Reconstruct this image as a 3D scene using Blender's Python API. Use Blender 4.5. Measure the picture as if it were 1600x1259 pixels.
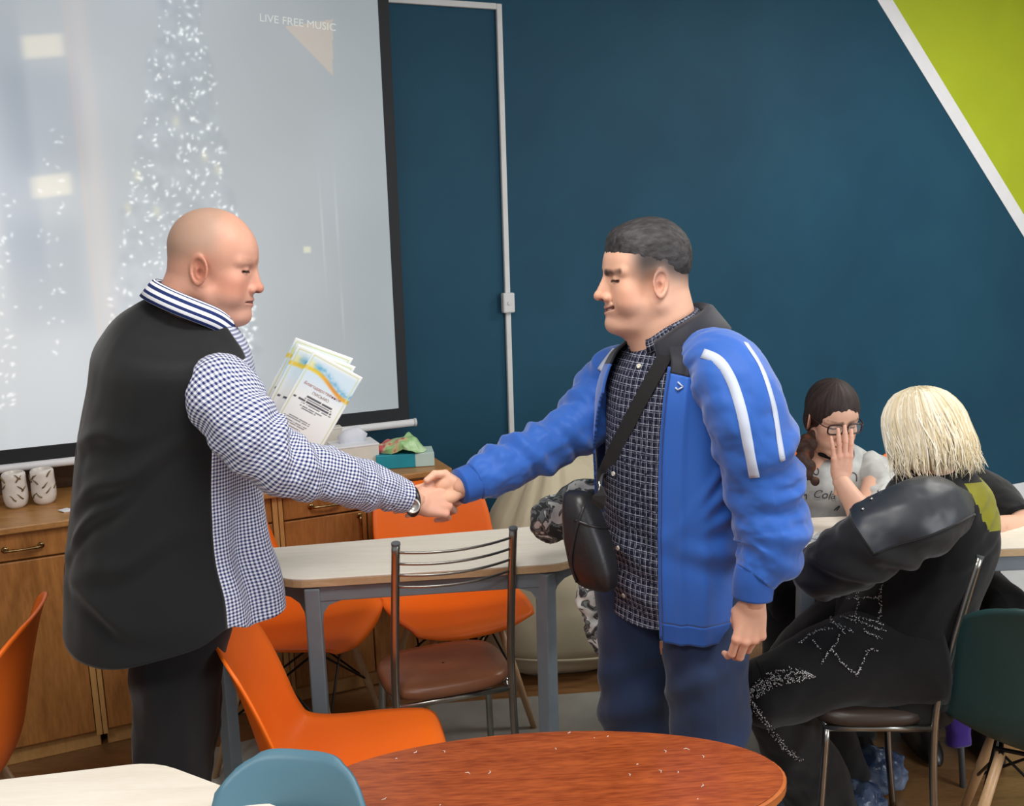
import bpy, bmesh, math, random
import numpy as np
from mathutils import Vector, Matrix

for _o in list(bpy.data.objects): bpy.data.objects.remove(_o, do_unlink=True)
SC = bpy.context.scene
COL = SC.collection
PI = math.pi
def rad(a): return math.radians(a)
def lin(r, g, b):
    f = lambda x: (x/255)/12.92 if x/255 <= .04045 else ((x/255+.055)/1.055)**2.4
    return (f(r), f(g), f(b), 1.0)

# ------------------------------------------------------------------ camera
FPX, PITCH, ROLL, CAMH = 1500.0, rad(10.5), rad(1.7), 1.66
C0 = np.array([0, 0, CAMH])
FWD = np.array([0, math.cos(PITCH), -math.sin(PITCH)])
_R0 = np.array([1., 0, 0]); _U0 = np.array([0, math.sin(PITCH), math.cos(PITCH)])
RGT = _R0*math.cos(ROLL) - _U0*math.sin(ROLL)
UPV = _U0*math.cos(ROLL) + _R0*math.sin(ROLL)
cd = bpy.data.cameras.new('camera'); cam = bpy.data.objects.new('camera', cd); COL.objects.link(cam)
cd.sensor_width = 36; cd.lens = FPX/1600*36; cd.clip_start = .05
cam.matrix_world = Matrix(((RGT[0], UPV[0], -FWD[0], 0), (RGT[1], UPV[1], -FWD[1], 0), (RGT[2], UPV[2], -FWD[2], CAMH), (0, 0, 0, 1)))
SC.camera = cam
# ------------------------------------------------------------------ light
wd = bpy.data.worlds.new('room_ambient'); SC.world = wd; wd.use_nodes = True
wd.node_tree.nodes['Background'].inputs[0].default_value = (.90, .95, 1.0, 1)
wd.node_tree.nodes['Background'].inputs[1].default_value = .42
def area(name, loc, size, power, target, color=(1, 1, 1)):
    l = bpy.data.lights.new(name, 'AREA'); l.shape = 'RECTANGLE'; l.size, l.size_y = size; l.energy = power; l.color = color
    o = bpy.data.objects.new(name, l); COL.objects.link(o); o.location = loc
    o.rotation_euler = (Vector(target)-Vector(loc)).to_track_quat('-Z', 'Y').to_euler()
    return o
area('ceiling_panel_light', (0.2, 1.3, 2.85), (1.2, .6), 40, (0.2, 1.3, 0), (1, .97, .93))
area('ceiling_panel_light', (2.6, 3.3, 2.85), (1.2, .6), 48, (2.6, 3.3, 0), (1, .97, .93))
area('ceiling_panel_light', (-1.0, -.4, 2.85), (1.2, .6), 46, (-1.0, -.4, 0), (1, .97, .93))  # front fill added near the camera to brighten the men
area('window_daylight', (3.6, .2, 1.7), (1.6, 1.6), 62, (.8, 3.0, 1.0), (.94, .97, 1))
vs = SC.view_settings
SC.display_settings.display_device = 'sRGB'
vs.view_transform = 'Standard'; vs.look = 'None'; vs.gamma = 1; vs.use_curve_mapping = False; vs.exposure = 0.0

# ------------------------------------------------------------------ pixel -> place helpers (photo frame 1600x1259)
def ray(x, y): return FWD + RGT*(x-800)/FPX - UPV*(y-629.5)/FPX
def aty(x, y, Y):
    d = ray(x, y); return C0 + d*Y/d[1]
def atz(x, y, z):
    d = ray(x, y); return C0 + d*(z-CAMH)/d[2]
WA = rad(23.5)
WU = np.array([math.cos(WA), math.sin(WA), 0]); WN = np.array([math.sin(WA), -math.cos(WA), 0]); W0 = np.array([-.70, 3.68, 0])
def RW(u, v, z): return W0 + u*WU + v*WN + np.array([0, 0, z])     # along the back wall, out from it, up
def atv(x, y, v):
    d = ray(x, y); t = (v-(C0-W0)@WN)/(d@WN); P = C0+d*t; return (P-W0)@WU, P[2]

# ------------------------------------------------------------------ numeric helpers
def H3(i, j, k):
    n = (i*374761393 + j*668265263 + k*2147483647) & 0xffffffff
    n = ((n ^ (n >> 13))*1274126177) & 0xffffffff
    return ((n ^ (n >> 16)) & 0xffff)/65535.0
def vnoise(P):
    P = np.asarray(P, float); i = np.floor(P).astype(np.int64); f = P-i; f = f*f*(3-2*f)
    r = 0
    for a in (0, 1):
        for b in (0, 1):
            for c in (0, 1):
                w = (f[..., 0] if a else 1-f[..., 0])*(f[..., 1] if b else 1-f[..., 1])*(f[..., 2] if c else 1-f[..., 2])
                r = r + w*H3(i[..., 0]+a, i[..., 1]+b, i[..., 2]+c)
    return r*2-1
def fbm(P, o=3):
    P = np.asarray(P, float); s = 0; a = 1
    for k in range(o): s = s + a*vnoise(P*2**k+17.3*k); a *= .5
    return s
def crom(pts, n):
    """Catmull-Rom resample of rows to n rows, uniform in chord length"""
    pts = np.asarray(pts, float)
    q = np.vstack([2*pts[0]-pts[1], pts, 2*pts[-1]-pts[-2]])
    m = len(pts)-1
    d = np.linalg.norm(np.diff(pts[:, :3], axis=0), axis=1); cum = np.concatenate([[0], np.cumsum(d)])
    t = np.linspace(0, cum[-1], n); k = np.clip(np.searchsorted(cum, t, side='right')-1, 0, m-1)
    u = ((t-cum[k])/np.maximum(d[k], 1e-9))[:, None]
    p0, p1, p2, p3 = q[k], q[k+1], q[k+2], q[k+3]
    return .5*((2*p1)+(-p0+p2)*u+(2*p0-5*p1+4*p2-p3)*u**2+(-p0+3*p1-3*p2+p3)*u**3)
def unit(v): v = np.asarray(v, float); return v/np.maximum(np.linalg.norm(v, axis=-1, keepdims=True), 1e-12)
def smooth(a, b, x):
    t = np.clip((x-a)/(b-a), 0, 1); return t*t*(3-2*t)

# ------------------------------------------------------------------ objects
def base_of(o):
    while o.parent: o = o.parent
    return np.array(o.location)
def mesh(name, V, F, uv=None, col=None, smooth_=True):
    me = bpy.data.meshes.new(name); V = np.asarray(V, float)
    me.from_pydata(V.tolist(), [], [tuple(int(i) for i in f) for f in F]); me.update()
    if smooth_: me.polygons.foreach_set('use_smooth', np.ones(len(me.polygons), bool))
    li = np.zeros(len(me.loops), np.int32); me.loops.foreach_get('vertex_index', li)
    if uv is not None:
        l = me.uv_layers.new(name='UVMap'); l.data.foreach_set('uv', np.asarray(uv, np.float32)[li].ravel())
    if col is not None:
        a = me.color_attributes.new('Col', 'FLOAT_COLOR', 'POINT'); c = np.ones((len(V), 4), np.float32); c[:, :3] = np.asarray(col)[:, :3]
        a.data.foreach_set('color', c.ravel())
    return me
def link(name, me, mat=None, parent=None, loc=None):
    o = bpy.data.objects.new(name, me); COL.objects.link(o)
    if mat: me.materials.clear(); me.materials.append(mat)
    if parent: o.parent = parent
    if loc is not None: o.location = loc
    return o
def wobj(name, V, F, mat, parent=None, origin=(0, 0, 0), uv=None, col=None, smooth_=True):
    """mesh given in world coordinates; a child is stored relative to its thing, a top-level mesh to its origin"""
    b = base_of(parent) if parent else np.array(origin, float)
    return link(name, mesh(name, np.asarray(V, float)-b, F, uv, col, smooth_), mat, parent, None if parent else tuple(b))
def empty(name, loc, rz=0):
    o = bpy.data.objects.new(name, None); COL.objects.link(o); o.location = [float(x) for x in loc]; o.rotation_euler = (0, 0, rz); o.empty_display_size = .1
    return o
def tag(o, label=None, cat=None, group=None, kind=None):
    for k, v in (('label', label), ('category', cat), ('group', group), ('kind', kind)):
        if v: o[k] = v
    return o
def dup(o, parent=None):
    c = o.copy(); COL.objects.link(c)
    if parent: c.parent = parent
    for ch in list(o.children): dup(ch, c)
    return c
class MB:
    """collects simple shapes into one mesh"""
    def __init__(s): s.V = []; s.F = []; s.n = 0
    def add(s, V, F):
        s.V.append(np.asarray(V, float)); s.F += [tuple(i+s.n for i in f) for f in F]; s.n += len(V); return s
    def box(s, c, size, rz=0, bev=0.0, M=None):
        bm = bmesh.new(); bmesh.ops.create_cube(bm, size=1)
        for v in bm.verts: v.co = Vector((v.co.x*size[0], v.co.y*size[1], v.co.z*size[2]))
        if bev: bmesh.ops.bevel(bm, geom=bm.edges[:], offset=bev, segments=2, affect='EDGES', profile=.5)
        V = np.array([v.co[:] for v in bm.verts]); bm.verts.index_update(); F = [[v.index for v in f.verts] for f in bm.faces]; bm.free()
        if M is not None: V = V@np.array(M).T
        cz, sz = math.cos(rz), math.sin(rz); V = V@np.array([[cz, sz, 0], [-sz, cz, 0], [0, 0, 1]])
        return s.add(V+np.array(c), F)
    def tube(s, pts, r, seg=8, n=None, r2=None, cap=True):
        pts = np.asarray(pts, float); rr = np.broadcast_to(np.asarray(r, float), (len(pts),))
        P = np.column_stack([pts, rr]); P = crom(P, n) if n else P
        V, F = tube_mesh(P[:, :3], P[:, 3], P[:, 3], seg=seg, cap=cap)
        return s.add(V, F)
    def lathe(s, prof, seg=24, c=(0, 0, 0)):
        prof = np.asarray(prof, float); t = np.arange(seg)*2*PI/seg
        V = np.concatenate([np.column_stack([r*np.cos(t), r*np.sin(t), np.full(seg, z)]) for r, z in prof])
        F = [(i*seg+j, i*seg+(j+1) % seg, (i+1)*seg+(j+1) % seg, (i+1)*seg+j) for i in range(len(prof)-1) for j in range(seg)]
        F += [tuple(range(seg))[::-1], tuple((len(prof)-1)*seg+j for j in range(seg))]
        return s.add(V+np.array(c), F)
    def prism(s, poly, z0, z1, bev=0.0):
        """poly: CCW list of xy; extruded with a small bevel at the top and bottom rim"""
        poly = np.asarray(poly, float); n = len(poly)
        if bev:
            pv = np.roll(poly, 1, 0); nx = np.roll(poly, -1, 0)
            e1 = unit(poly-pv); e2 = unit(nx-poly); nn = unit(np.column_stack([-(e1+e2)[:, 1], (e1+e2)[:, 0]])); inner = poly+nn*bev
            L = [(inner, z0), (poly, z0+bev), (poly, z1-bev), (inner, z1)]
        else: L = [(poly, z0), (poly, z1)]
        V = np.concatenate([np.column_stack([p, np.full(n, z)]) for p, z in L])
        F = [(i*n+j, i*n+(j+1) % n, (i+1)*n+(j+1) % n, (i+1)*n+j) for i in range(len(L)-1) for j in range(n)]
        F += [tuple(range(n))[::-1], tuple((len(L)-1)*n+j for j in range(n))]
        return s.add(V, F)
    def build(s, name, mat, parent=None, smooth_=False, loc=None, world=False, origin=(0, 0, 0)):
        V = np.concatenate(s.V)
        if world: return wobj(name, V, s.F, mat, parent, origin, smooth_=smooth_)
        return link(name, mesh(name, V, s.F, smooth_=smooth_), mat, parent, loc)
def frames(C, ref):
    """per-ring axes: A ~ ref direction, B = tangent x A"""
    T = unit(np.gradient(C, axis=0)); ref = np.broadcast_to(np.asarray(ref, float), C.shape)
    A = unit(ref - T*np.sum(ref*T, 1, keepdims=True)); B = np.cross(T, A); return T, A, B
def tube_mesh(C, ra, rb, ref=None, seg=24, cap=True, disp=None, sq=1.0, uvs=False, th0=0.0, th1=2*PI):
    """tube round centres C with half-axes ra (along ref) and rb; disp(s_m, theta)->m ; theta=0 along ref"""
    C = np.asarray(C, float); n = len(C)
    if ref is None:
        t = C[-1]-C[0]; ref = np.array([0, 0, 1.]) if abs(unit(t)[2]) < .9 else np.array([1., 0, 0])
    T, A, B = frames(C, ref)
    s = np.concatenate([[0], np.cumsum(np.linalg.norm(np.diff(C, axis=0), axis=1))])
    full = abs(th1-th0-2*PI) < 1e-6
    th = th0+(th1-th0)*np.arange(seg)/(seg if full and not uvs else seg-1)
    ct, st = np.cos(th), np.sin(th)
    if sq != 1.0: ct = np.sign(ct)*abs(ct)**sq; st = np.sign(st)*abs(st)**sq
    ra = np.broadcast_to(ra, (n,))[:, None]; rb = np.broadcast_to(rb, (n,))[:, None]
    S, TH = np.meshgrid(s, th, indexing='ij')
    d = disp(S, TH) if disp else 0
    x = ra*ct[None]; y = rb*st[None]; L = np.maximum(np.sqrt(x*x+y*y), 1e-6); k = 1+d/L
    V = C[:, None]+A[:, None]*(x*k)[..., None]+B[:, None]*(y*k)[..., None]
    F = []; m = seg if full and not uvs else seg-1
    for i in range(n-1):
        for j in range(m):
            j2 = (j+1) % seg; F.append((i*seg+j, (i+1)*seg+j, (i+1)*seg+j2, i*seg+j2)[::-1])
    V = V.reshape(-1, 3)
    if cap and full:
        k = len(V); V = np.vstack([V, C[0], C[-1]])
        for j in range(m):
            j2 = (j+1) % seg; F.append((k, j, j2)[::-1]); F.append((k+1, (n-1)*seg+j2, (n-1)*seg+j)[::-1])
    if uvs:
        R = float(np.mean((ra+rb)/2)); UVc = np.column_stack([(TH*R).ravel(), S.ravel()])
        if cap and full: UVc = np.vstack([UVc, [[0, 0], [0, s[-1]]]])
        return V, F, UVc
    return V, F

# ------------------------------------------------------------------ materials
class NT:
    def __init__(s, name):
        s.m = bpy.data.materials.new(name); s.m.use_nodes = True; s.t = s.m.node_tree; s.b = s.t.nodes['Principled BSDF']
    def n(s, typ, **kw):
        nd = s.t.nodes.new(typ)
        for k, v in kw.items():
            if k.startswith('_'): setattr(nd, k[1:], v)
            else:
                sk = nd.inputs[int(k[1:])] if k[0] == 'i' and k[1:].isdigit() else nd.inputs[k]
                if isinstance(v, tuple) and len(v) == 2 and hasattr(v[0], 'outputs'): s.t.links.new(v[0].outputs[v[1]], sk)
                elif hasattr(v, 'outputs'): s.t.links.new(v.outputs[0], sk)
                else: sk.default_value = v
        return nd
    def set(s, **kw):
        for k, v in kw.items():
            sk = s.b.inputs[k.replace('_', ' ')]
            if hasattr(v, 'outputs'): s.t.links.new(v.outputs[0], sk)
            elif isinstance(v, tuple) and len(v) == 2 and hasattr(v[0], 'outputs'): s.t.links.new(v[0].outputs[v[1]], sk)
            else: sk.default_value = v
        return s
    def math(s, op, a, b=0.0, c=0.0): return s.n('ShaderNodeMath', _operation=op, i0=a, i1=b, i2=c)
    def ramp(s, fac, stops, interp='LINEAR'):
        r = s.n('ShaderNodeValToRGB', Fac=fac); r.color_ramp.interpolation = interp
        e = r.color_ramp.elements
        while len(e) < len(stops): e.new(.5)
        for x, (p, c) in zip(e, stops): x.position = p; x.color = c
        return r
    def mix(s, fac, a, b, mode='MIX'):
        nd = s.n('ShaderNodeMix', _data_type='RGBA', _blend_type=mode)
        for i, v in ((0, fac), (6, a), (7, b)):
            sk = nd.inputs[i]
            if isinstance(v, tuple) and len(v) == 2 and hasattr(v[0], 'outputs'): s.t.links.new(v[0].outputs[v[1]], sk)
            elif hasattr(v, 'outputs'): s.t.links.new(v.outputs[0], sk)
            else: sk.default_value = v
        return (nd, 2)
    def bump(s, h, strength=.2, dist=.01):
        b = s.n('ShaderNodeBump', Strength=strength, Distance=dist, Height=h); s.t.links.new(b.outputs[0], s.b.inputs['Normal']); return b
    def obj(s, scale=1.0):
        tc = s.n('ShaderNodeTexCoord'); mp = s.n('ShaderNodeMapping', Vector=(tc, 3)); mp.inputs['Scale'].default_value = scale if isinstance(scale, tuple) else (scale,)*3
        return mp
def plain(name, col, rough=.5, metal=0.0, var=.12, scale=18, bump=.0, spec=.5, **kw):
    t = NT(name); v = t.obj()
    nz = t.n('ShaderNodeTexNoise', Vector=v, Scale=float(scale), Detail=4.0)
    c2 = tuple(max(0, x*(1-var)) for x in col[:3])+(1,); c3 = tuple(min(1, x*(1+var)) for x in col[:3])+(1,)
    t.set(Base_Color=t.ramp(nz, [(.3, c2), (.7, c3)]), Roughness=rough, Metallic=metal, Specular_IOR_Level=spec)
    if bump: t.bump(t.n('ShaderNodeTexNoise', Vector=v, Scale=float(scale)*6, Detail=3.0), bump, .004)
    for k, val in kw.items(): t.set(**{k: val})
    return t.m
def wood(name, dark, light, scale=(2, 14, 14), rough=.4, contrast=(.3, .75), spec=.5):
    t = NT(name); v = t.obj(scale)
    nz = t.n('ShaderNodeTexNoise', Vector=v, Scale=2.0, Detail=6.0, Roughness=.6, Distortion=1.2)
    f = t.n('ShaderNodeTexNoise', Vector=t.obj(tuple(x*6 for x in scale)), Scale=3.0, Detail=3.0)
    c = t.ramp(nz, [(contrast[0], dark), (contrast[1], light)])
    t.set(Base_Color=t.mix(.25, c, t.ramp(f, [(.35, dark), (.65, light)])), Roughness=rough, Specular_IOR_Level=spec)
    t.bump(f, .06, .002); return t.m
def fabric(name, col, rough=.85, var=.1, weave=900, sheen=.2, bump=.15, big=6):
    t = NT(name); v = t.obj()
    nz = t.n('ShaderNodeTexNoise', Vector=v, Scale=float(big), Detail=5.0)
    c2 = tuple(x*(1-var) for x in col[:3])+(1,); c3 = tuple(min(1, x*(1+var)) for x in col[:3])+(1,)
    t.set(Base_Color=t.ramp(nz, [(.3, c2), (.7, c3)]), Roughness=rough, Sheen_Weight=sheen, Specular_IOR_Level=.25)
    t.bump(t.n('ShaderNodeTexNoise', Vector=v, Scale=float(weave), Detail=2.0), bump, .001); return t.m
def vcol(name, rough=.5, emit=0.0, sss=0.0, spec=.4, bump=0.0):
    t = NT(name); a = t.n('ShaderNodeVertexColor', _layer_name='Col')
    t.set(Base_Color=a, Roughness=rough, Specular_IOR_Level=spec)
    if emit: t.set(Emission_Color=a, Emission_Strength=emit)
    if sss: t.set(Subsurface_Weight=sss, Subsurface_Radius=(.012, .005, .003), Subsurface_Scale=.5)
    if bump: t.bump(t.n('ShaderNodeTexNoise', Vector=t.obj(), Scale=260.0, Detail=3.0), bump, .002)
    return t.m
def text_mesh(name, body, size, M, mat, parent, align='CENTER', shear=0.0):
    """flat lettering: a font curve turned into a mesh, placed by the 4x4 world matrix M (x right, y up, z out)"""
    cu = bpy.data.curves.new(name, 'FONT'); cu.body = body; cu.size = size; cu.align_x = align; cu.align_y = 'CENTER'; cu.shear = shear; cu.resolution_u = 3
    o = bpy.data.objects.new(name, cu); COL.objects.link(o); bpy.context.view_layer.update()
    me = bpy.data.meshes.new_from_object(o.evaluated_get(bpy.context.evaluated_depsgraph_get())); bpy.data.objects.remove(o); bpy.data.curves.remove(cu)
    me.transform(Matrix.Translation(-Vector(base_of(parent)))@Matrix(M)); me.name = name
    return link(name, me, mat, parent)
# ================================================================== the room
def wall_material():
    t = NT('blue_wall_paint'); v = t.obj()
    nz = t.n('ShaderNodeTexNoise', Vector=v, Scale=2.2, Detail=5.0)
    t.set(Base_Color=t.ramp(nz, [(.3, lin(25, 67, 89)), (.7, lin(29, 75, 97))]), Roughness=.6, Specular_IOR_Level=.2)
    t.bump(t.n('ShaderNodeTexNoise', Vector=v, Scale=160.0, Detail=3.0), .12, .002); return t.m
M_wall = wall_material()
M_white = plain('white_paint', lin(232, 234, 238), .45, var=.03)
M_lime = plain('lime_paint', lin(170, 186, 26), .5, var=.04, scale=4)
M_floorwood = wood('laminate', lin(112, 78, 46), lin(158, 118, 76), scale=(2, 9, 9), rough=.35)
M_rug = fabric('grey_rug_pile', lin(150, 150, 142), var=.12, weave=350, bump=.5, big=9)
MF = MB(); MF.box((0.6, 2.4, -.05), (13, 11, .1)); tag(MF.build('floor', M_floorwood), kind='structure')
def wall_slab(name, u0, u1, v0, v1, z0, z1, mat, **kw):
    m = MB(); c = RW((u0+u1)/2, (v0+v1)/2, (z0+z1)/2); m.box(c, (u1-u0, abs(v1-v0), z1-z0), rz=WA, **kw)
    return m.build(name, mat, world=True, origin=RW((u0+u1)/2, (v0+v1)/2, z0))
tag(wall_slab('wall_back', -4.2, 5.2, -.12, 0, 0, 2.9, M_wall), kind='structure')
M_side = plain('side_wall_paint', lin(214, 216, 212), .7, var=.03)
tag(wall_slab('wall_right', 5.2, 5.3, 0, 3.2, 0, 2.9, M_side), kind='structure')
tag(wall_slab('wall_left', -4.3, -4.2, 0, 3.2, 0, 2.9, M_side), kind='structure')
tag(wall_slab('ceiling', -4.2, 5.2, -.12, 6.5, 2.9, 3.0, plain('ceiling_paint', lin(225, 225, 220), .8, var=.02)), kind='structure')
tag(wall_slab('baseboard_back', .95, 5.2, 0.001, .016, .02, .15, M_white, bev=.003), kind='structure')
# painted lime field with its white border on the back wall
def wall_poly(name, pts, v, th, mat):
    pts = np.array(pts); n = len(pts)
    V = np.array([RW(u, v, z) for u, z in pts]+[RW(u, v+th, z) for u, z in pts])
    F = [tuple(range(n))[::-1], tuple(range(n, 2*n))]+[(i, (i+1) % n, n+(i+1) % n, n+i) for i in range(n)]
    return wobj(name, V, F, mat, origin=RW(pts[0][0], v, pts[0][1]), smooth_=False)
o = wall_poly('trim_1', [(2.44, 2.899), (2.54, 2.899), (4.63, .72), (4.53, .72)], .001, .003, M_white); tag(o, kind='structure')
o = wall_poly('wall_lime_field', [(2.54, 2.899), (5.18, 2.899), (5.18, .72), (4.63, .72)], .001, .002, M_lime); tag(o, kind='structure')
# rug, and a thin sheet that turns the far floor pale grey
m = MB(); m.prism([(-1.25, 1.9), (.95, 2.1), (.93, 2.62), (.62, 3.22), (-.45, 3.12), (-1.2, 2.8)], .001, .012, .003)
tag(m.build('rug', M_rug, world=True, origin=(0, 2.6, 0)), 'flat grey rug lying under the tables in the middle', 'rug')
m = MB(); m.prism([RW(1.6, .03, 0)[:2], RW(1.6, 1.5, 0)[:2], RW(5.0, 1.5, 0)[:2], RW(5.0, .03, 0)[:2]], .001, .008)
tag(m.build('pale_floor_sheet', plain('pale_floor_grey', lin(205, 205, 205), .4, var=.04), world=True, origin=RW(3, .7, 0)), 'pale grey area of floor along the white baseboard', 'mat')

# ---- cable trunking
M_trunk = plain('trunking_plastic', lin(205, 208, 208), .5, var=.04)
t = empty('cable_trunking', RW(.752, 0, .8)); tag(t, 'thin white cable trunking running up the blue wall beside the screen', 'trunking')
def chan(u0, u1, z0, z1, name='channel'):
    m = MB(); m.box(RW((u0+u1)/2, .009, (z0+z1)/2), (u1-u0, .016, z1-z0), rz=WA, bev=.003); m.build(name, M_trunk, t, world=True)
chan(.741, .764, .02, 2.51); chan(.20, .741, 2.488, 2.511)
b = MB(); b.box(RW(.748, .024, 1.346), (.052, .03, .082), rz=WA, bev=.006); sb = b.build('junction_box', M_trunk, t, world=True)
b = MB(); b.tube([RW(.748, .038, 1.346), RW(.748, .043, 1.346)], .008, 10); b.build('screw_cap', M_trunk, sb, world=True)

# ---- projection screen
M_black = plain('black_border', lin(22, 27, 32), .7, var=.05)
SU0, SU1, SZ0, SZ1 = -2.0, .222, .98, 2.72     # picture area
SV = .15
scr = empty('projection_screen', RW(-.9, SV, .9)); tag(scr, 'pull-down projection screen showing a lit Christmas tree', 'screen')
def on_screen(px, py): return atv(px, py, SV)
NU, NZ = 560, 440
gu, gz = np.meshgrid(np.linspace(SU0, SU1, NU), np.linspace(SZ0, SZ1, NZ), indexing='ij')
def picture(u, z):
    """the projected picture as colour over screen metres: room, curtains, tree with fairy lights"""
    P = np.stack([u*1.3, z*1.3, u*0], -1)
    base = np.array([176, 184, 189.])[None, None]+np.zeros(u.shape+(1,))
    base = base+14*fbm(P*1.2)[..., None]*np.array([1, 1, 1.1])
    hz = np.exp(-((u+1.25)/.75)**2-((z-1.35)/.7)**2); base += hz[..., None]*np.array([44, 40, 37])
    base -= (smooth(-.1, .22, u)*16)[..., None]*np.array([1, .85, .8])
    base -= (smooth(2.0, 2.6, z)*16)[..., None]
    def blob(cu, cz, su, sz, c, k=2.0):
        w = np.exp(-(np.abs((u-cu)/su)**k+np.abs((z-cz)/sz)**k))[..., None]; return w*np.array(c, float)
    # warm curtain band, shelves and dark window panes on the left
    u1, _ = on_screen(150, 300); base += blob(u1, 1.9, .035, 1.2, (14, 6, 2))+blob(u1-.035, 1.8, .008, 1.2, (8, 0, -4))
    for (px, py, w, h) in ((70, 190, .12, .17), (75, 430, .12, .18), (20, 230, .06, .4)):
        a, b_ = on_screen(px, py); base += blob(a, b_, w, h, (-16, -14, -10), 6)
    for (px, py) in ((67, 72), (80, 290)):
        a, b_ = on_screen(px, py); base += blob(a, b_+.12*(u-a), .062, .036, (40, 30, 14), 8)
    base += (fbm(np.stack([u*30, z*2, u*0], -1), 2)*smooth(-1.0, -1.3, u)*7)[..., None]
    # tree silhouette: slightly darker needles
    ax, az = on_screen(280, -40); bx, bz = on_screen(285, 560)
    kk = np.clip((az-z)/(az-bz), 0, 1.05); hw = .05+.22*kk+.012*np.sin(kk*34)
    dx = np.abs(u-(ax+(bx-ax)*kk))/hw; tree = smooth(1.08, .9, dx)*(z < az)
    base += tree[..., None]*np.array([-3, -2, 0])+(tree*fbm(np.stack([u*24, z*24, u*0], -1), 3)*7)[..., None]
    rs = np.random.RandomState(5)
    hu = (SU1-SU0)/(NU-1); hz_ = (SZ1-SZ0)/(NZ-1)
    def dot(cu, cz, r, s):
        i0, i1 = int((cu-SU0-.03)/hu), int((cu-SU0+.03)/hu)+2; j0, j1 = int((cz-SZ0-.03)/hz_), int((cz-SZ0+.03)/hz_)+2
        i0, j0 = max(i0, 0), max(j0, 0)
        if i1 <= i0 or j1 <= j0: return
        sl = (slice(i0, i1), slice(j0, j1)); a = rs.uniform(0, PI); e = rs.uniform(1, 2.1)
        x = u[sl]-cu; y = z[sl]-cz; xr = x*math.cos(a)+y*math.sin(a); yr = -x*math.sin(a)+y*math.cos(a)
        base[sl] += (np.exp(-((xr/r/e)**2+(yr/r)**2))*s)[..., None]*np.array([1, .98, .9])
    for _ in range(470):
        q = rs.uniform(0, 1)**.62; c_ = ax+(bx-ax)*q; h = (.05+.22*q)
        dot(c_+rs.uniform(-1, 1)*h, az+(bz-az)*q+rs.normal(0, .01), rs.uniform(.0026, .0052), rs.uniform(25, 90))
    for _ in range(70):
        px, py = (rs.uniform(0, 25), rs.uniform(280, 640)) if rs.rand() < .5 else (rs.uniform(60, 100), rs.uniform(200, 560)); a, b_ = on_screen(px, py); dot(a, b_, .004, rs.uniform(25, 60))
    for _ in range(26):
        a, b_ = on_screen(rs.uniform(380, 400), rs.uniform(470, 560)); dot(a, b_, .005, rs.uniform(40, 80))
    # faint streaks of lamp posts on the right, a small lit window
    for px, y0, y1 in ((523, 290, 400), (500, 300, 420), (533, 450, 520)):
        a, b0 = on_screen(px, y0); _, b1 = on_screen(px, y1); base += blob(a, (b0+b1)/2, .004, abs(b1-b0)*.55, (16, 15, 13), 2)
    a, b_ = on_screen(480, 390); base += blob(a, b_, .014, .012, (45, 38, 12), 6)
    # warm triangle under the caption
    ta, tb, tc = on_screen(445, 42), on_screen(520, 30), on_screen(520, 118)
    def side(p, q): return (q[0]-p[0])*(z-p[1])-(q[1]-p[1])*(u-p[0])
    tri = (side(ta, tb) < 0) & (side(tb, tc) < 0) & (side(tc, ta) < 0)
    base += tri[..., None]*np.array([26, 10, -4])
    for px, py in ((215, 275), (245, 330), (320, 245), (200, 325), (275, 190), (340, 265)): a, b_ = on_screen(px, py); base += blob(a, b_, .012, .018, (26, 20, 2), 2)
    return np.clip(base, 0, 255)
pic = picture(gu, gz)/255
pl = np.where(pic <= .04045, pic/12.92, ((pic+.055)/1.055)**2.4)
V = W0+gu[..., None]*WU+SV*WN+gz[..., None]*np.array([0, 0, 1.]); idx = np.arange(NU*NZ).reshape(NU, NZ)
F = np.stack([idx[:-1, :-1], idx[1:, :-1], idx[1:, 1:], idx[:-1, 1:]], -1).reshape(-1, 4)
t_ = NT('projected_picture'); a_ = t_.n('ShaderNodeVertexColor', _layer_name='Col'); t_.set(Base_Color=(.12, .12, .12, 1), Emission_Color=a_, Emission_Strength=.86, Roughness=.8, Specular_IOR_Level=.1)
wobj('picture_area', V.reshape(-1, 3), F, t_.m, scr, col=pl.reshape(-1, 3), smooth_=False)
t_ = NT('caption_light'); t_.set(Base_Color=(.1, .1, .1, 1), Emission_Color=lin(206, 210, 204), Emission_Strength=.86)
cu_, cz_ = on_screen(466, 36)
Mt = np.eye(4); Mt[:3, 0] = unit(WU+np.array([0, 0, -.075])); Mt[:3, 1] = unit(np.array([0, 0, 1.])+.075*WU); Mt[:3, 2] = WN; Mt[:3, 3] = RW(cu_, SV+.002, cz_)
text_mesh('caption', 'LIVE FREE MUSIC', .036, Mt, t_.m, scr)
def sbox(name, u0, u1, z0, z1, mat, v=SV-.006, th=.008):
    m = MB(); m.box(RW((u0+u1)/2, v, (z0+z1)/2), (u1-u0, th, z1-z0), rz=WA); return m.build(name, mat, scr, world=True)
sbox('black_border', SU0-.04, .262, .925, SZ0, M_black, SV-.002); sbox('black_border', SU1, .262, SZ0, SZ1, M_black, SV-.002)
sbox('fabric_back', SU0-.04, .262, .925, SZ1, M_black, SV-.012, .004)
m = MB(); m.tube([RW(SU0-.06, SV, .918), RW(.284, SV, .918)], .0145, 14); bar = m.build('bottom_bar', M_white, scr, smooth_=True, world=True)
m = MB(); m.tube([RW(.280, SV, .918), RW(.289, SV, .918)], .0165, 14); m.build('end_cap', plain('grey_plastic', lin(190, 195, 198), .4), bar, world=True)
m = MB(); m.tube([RW(SU0-.08, SV, 2.76), RW(.31, SV, 2.76)], .04, 16); m.build('roller_case', M_white, scr, smooth_=True, world=True)

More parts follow.
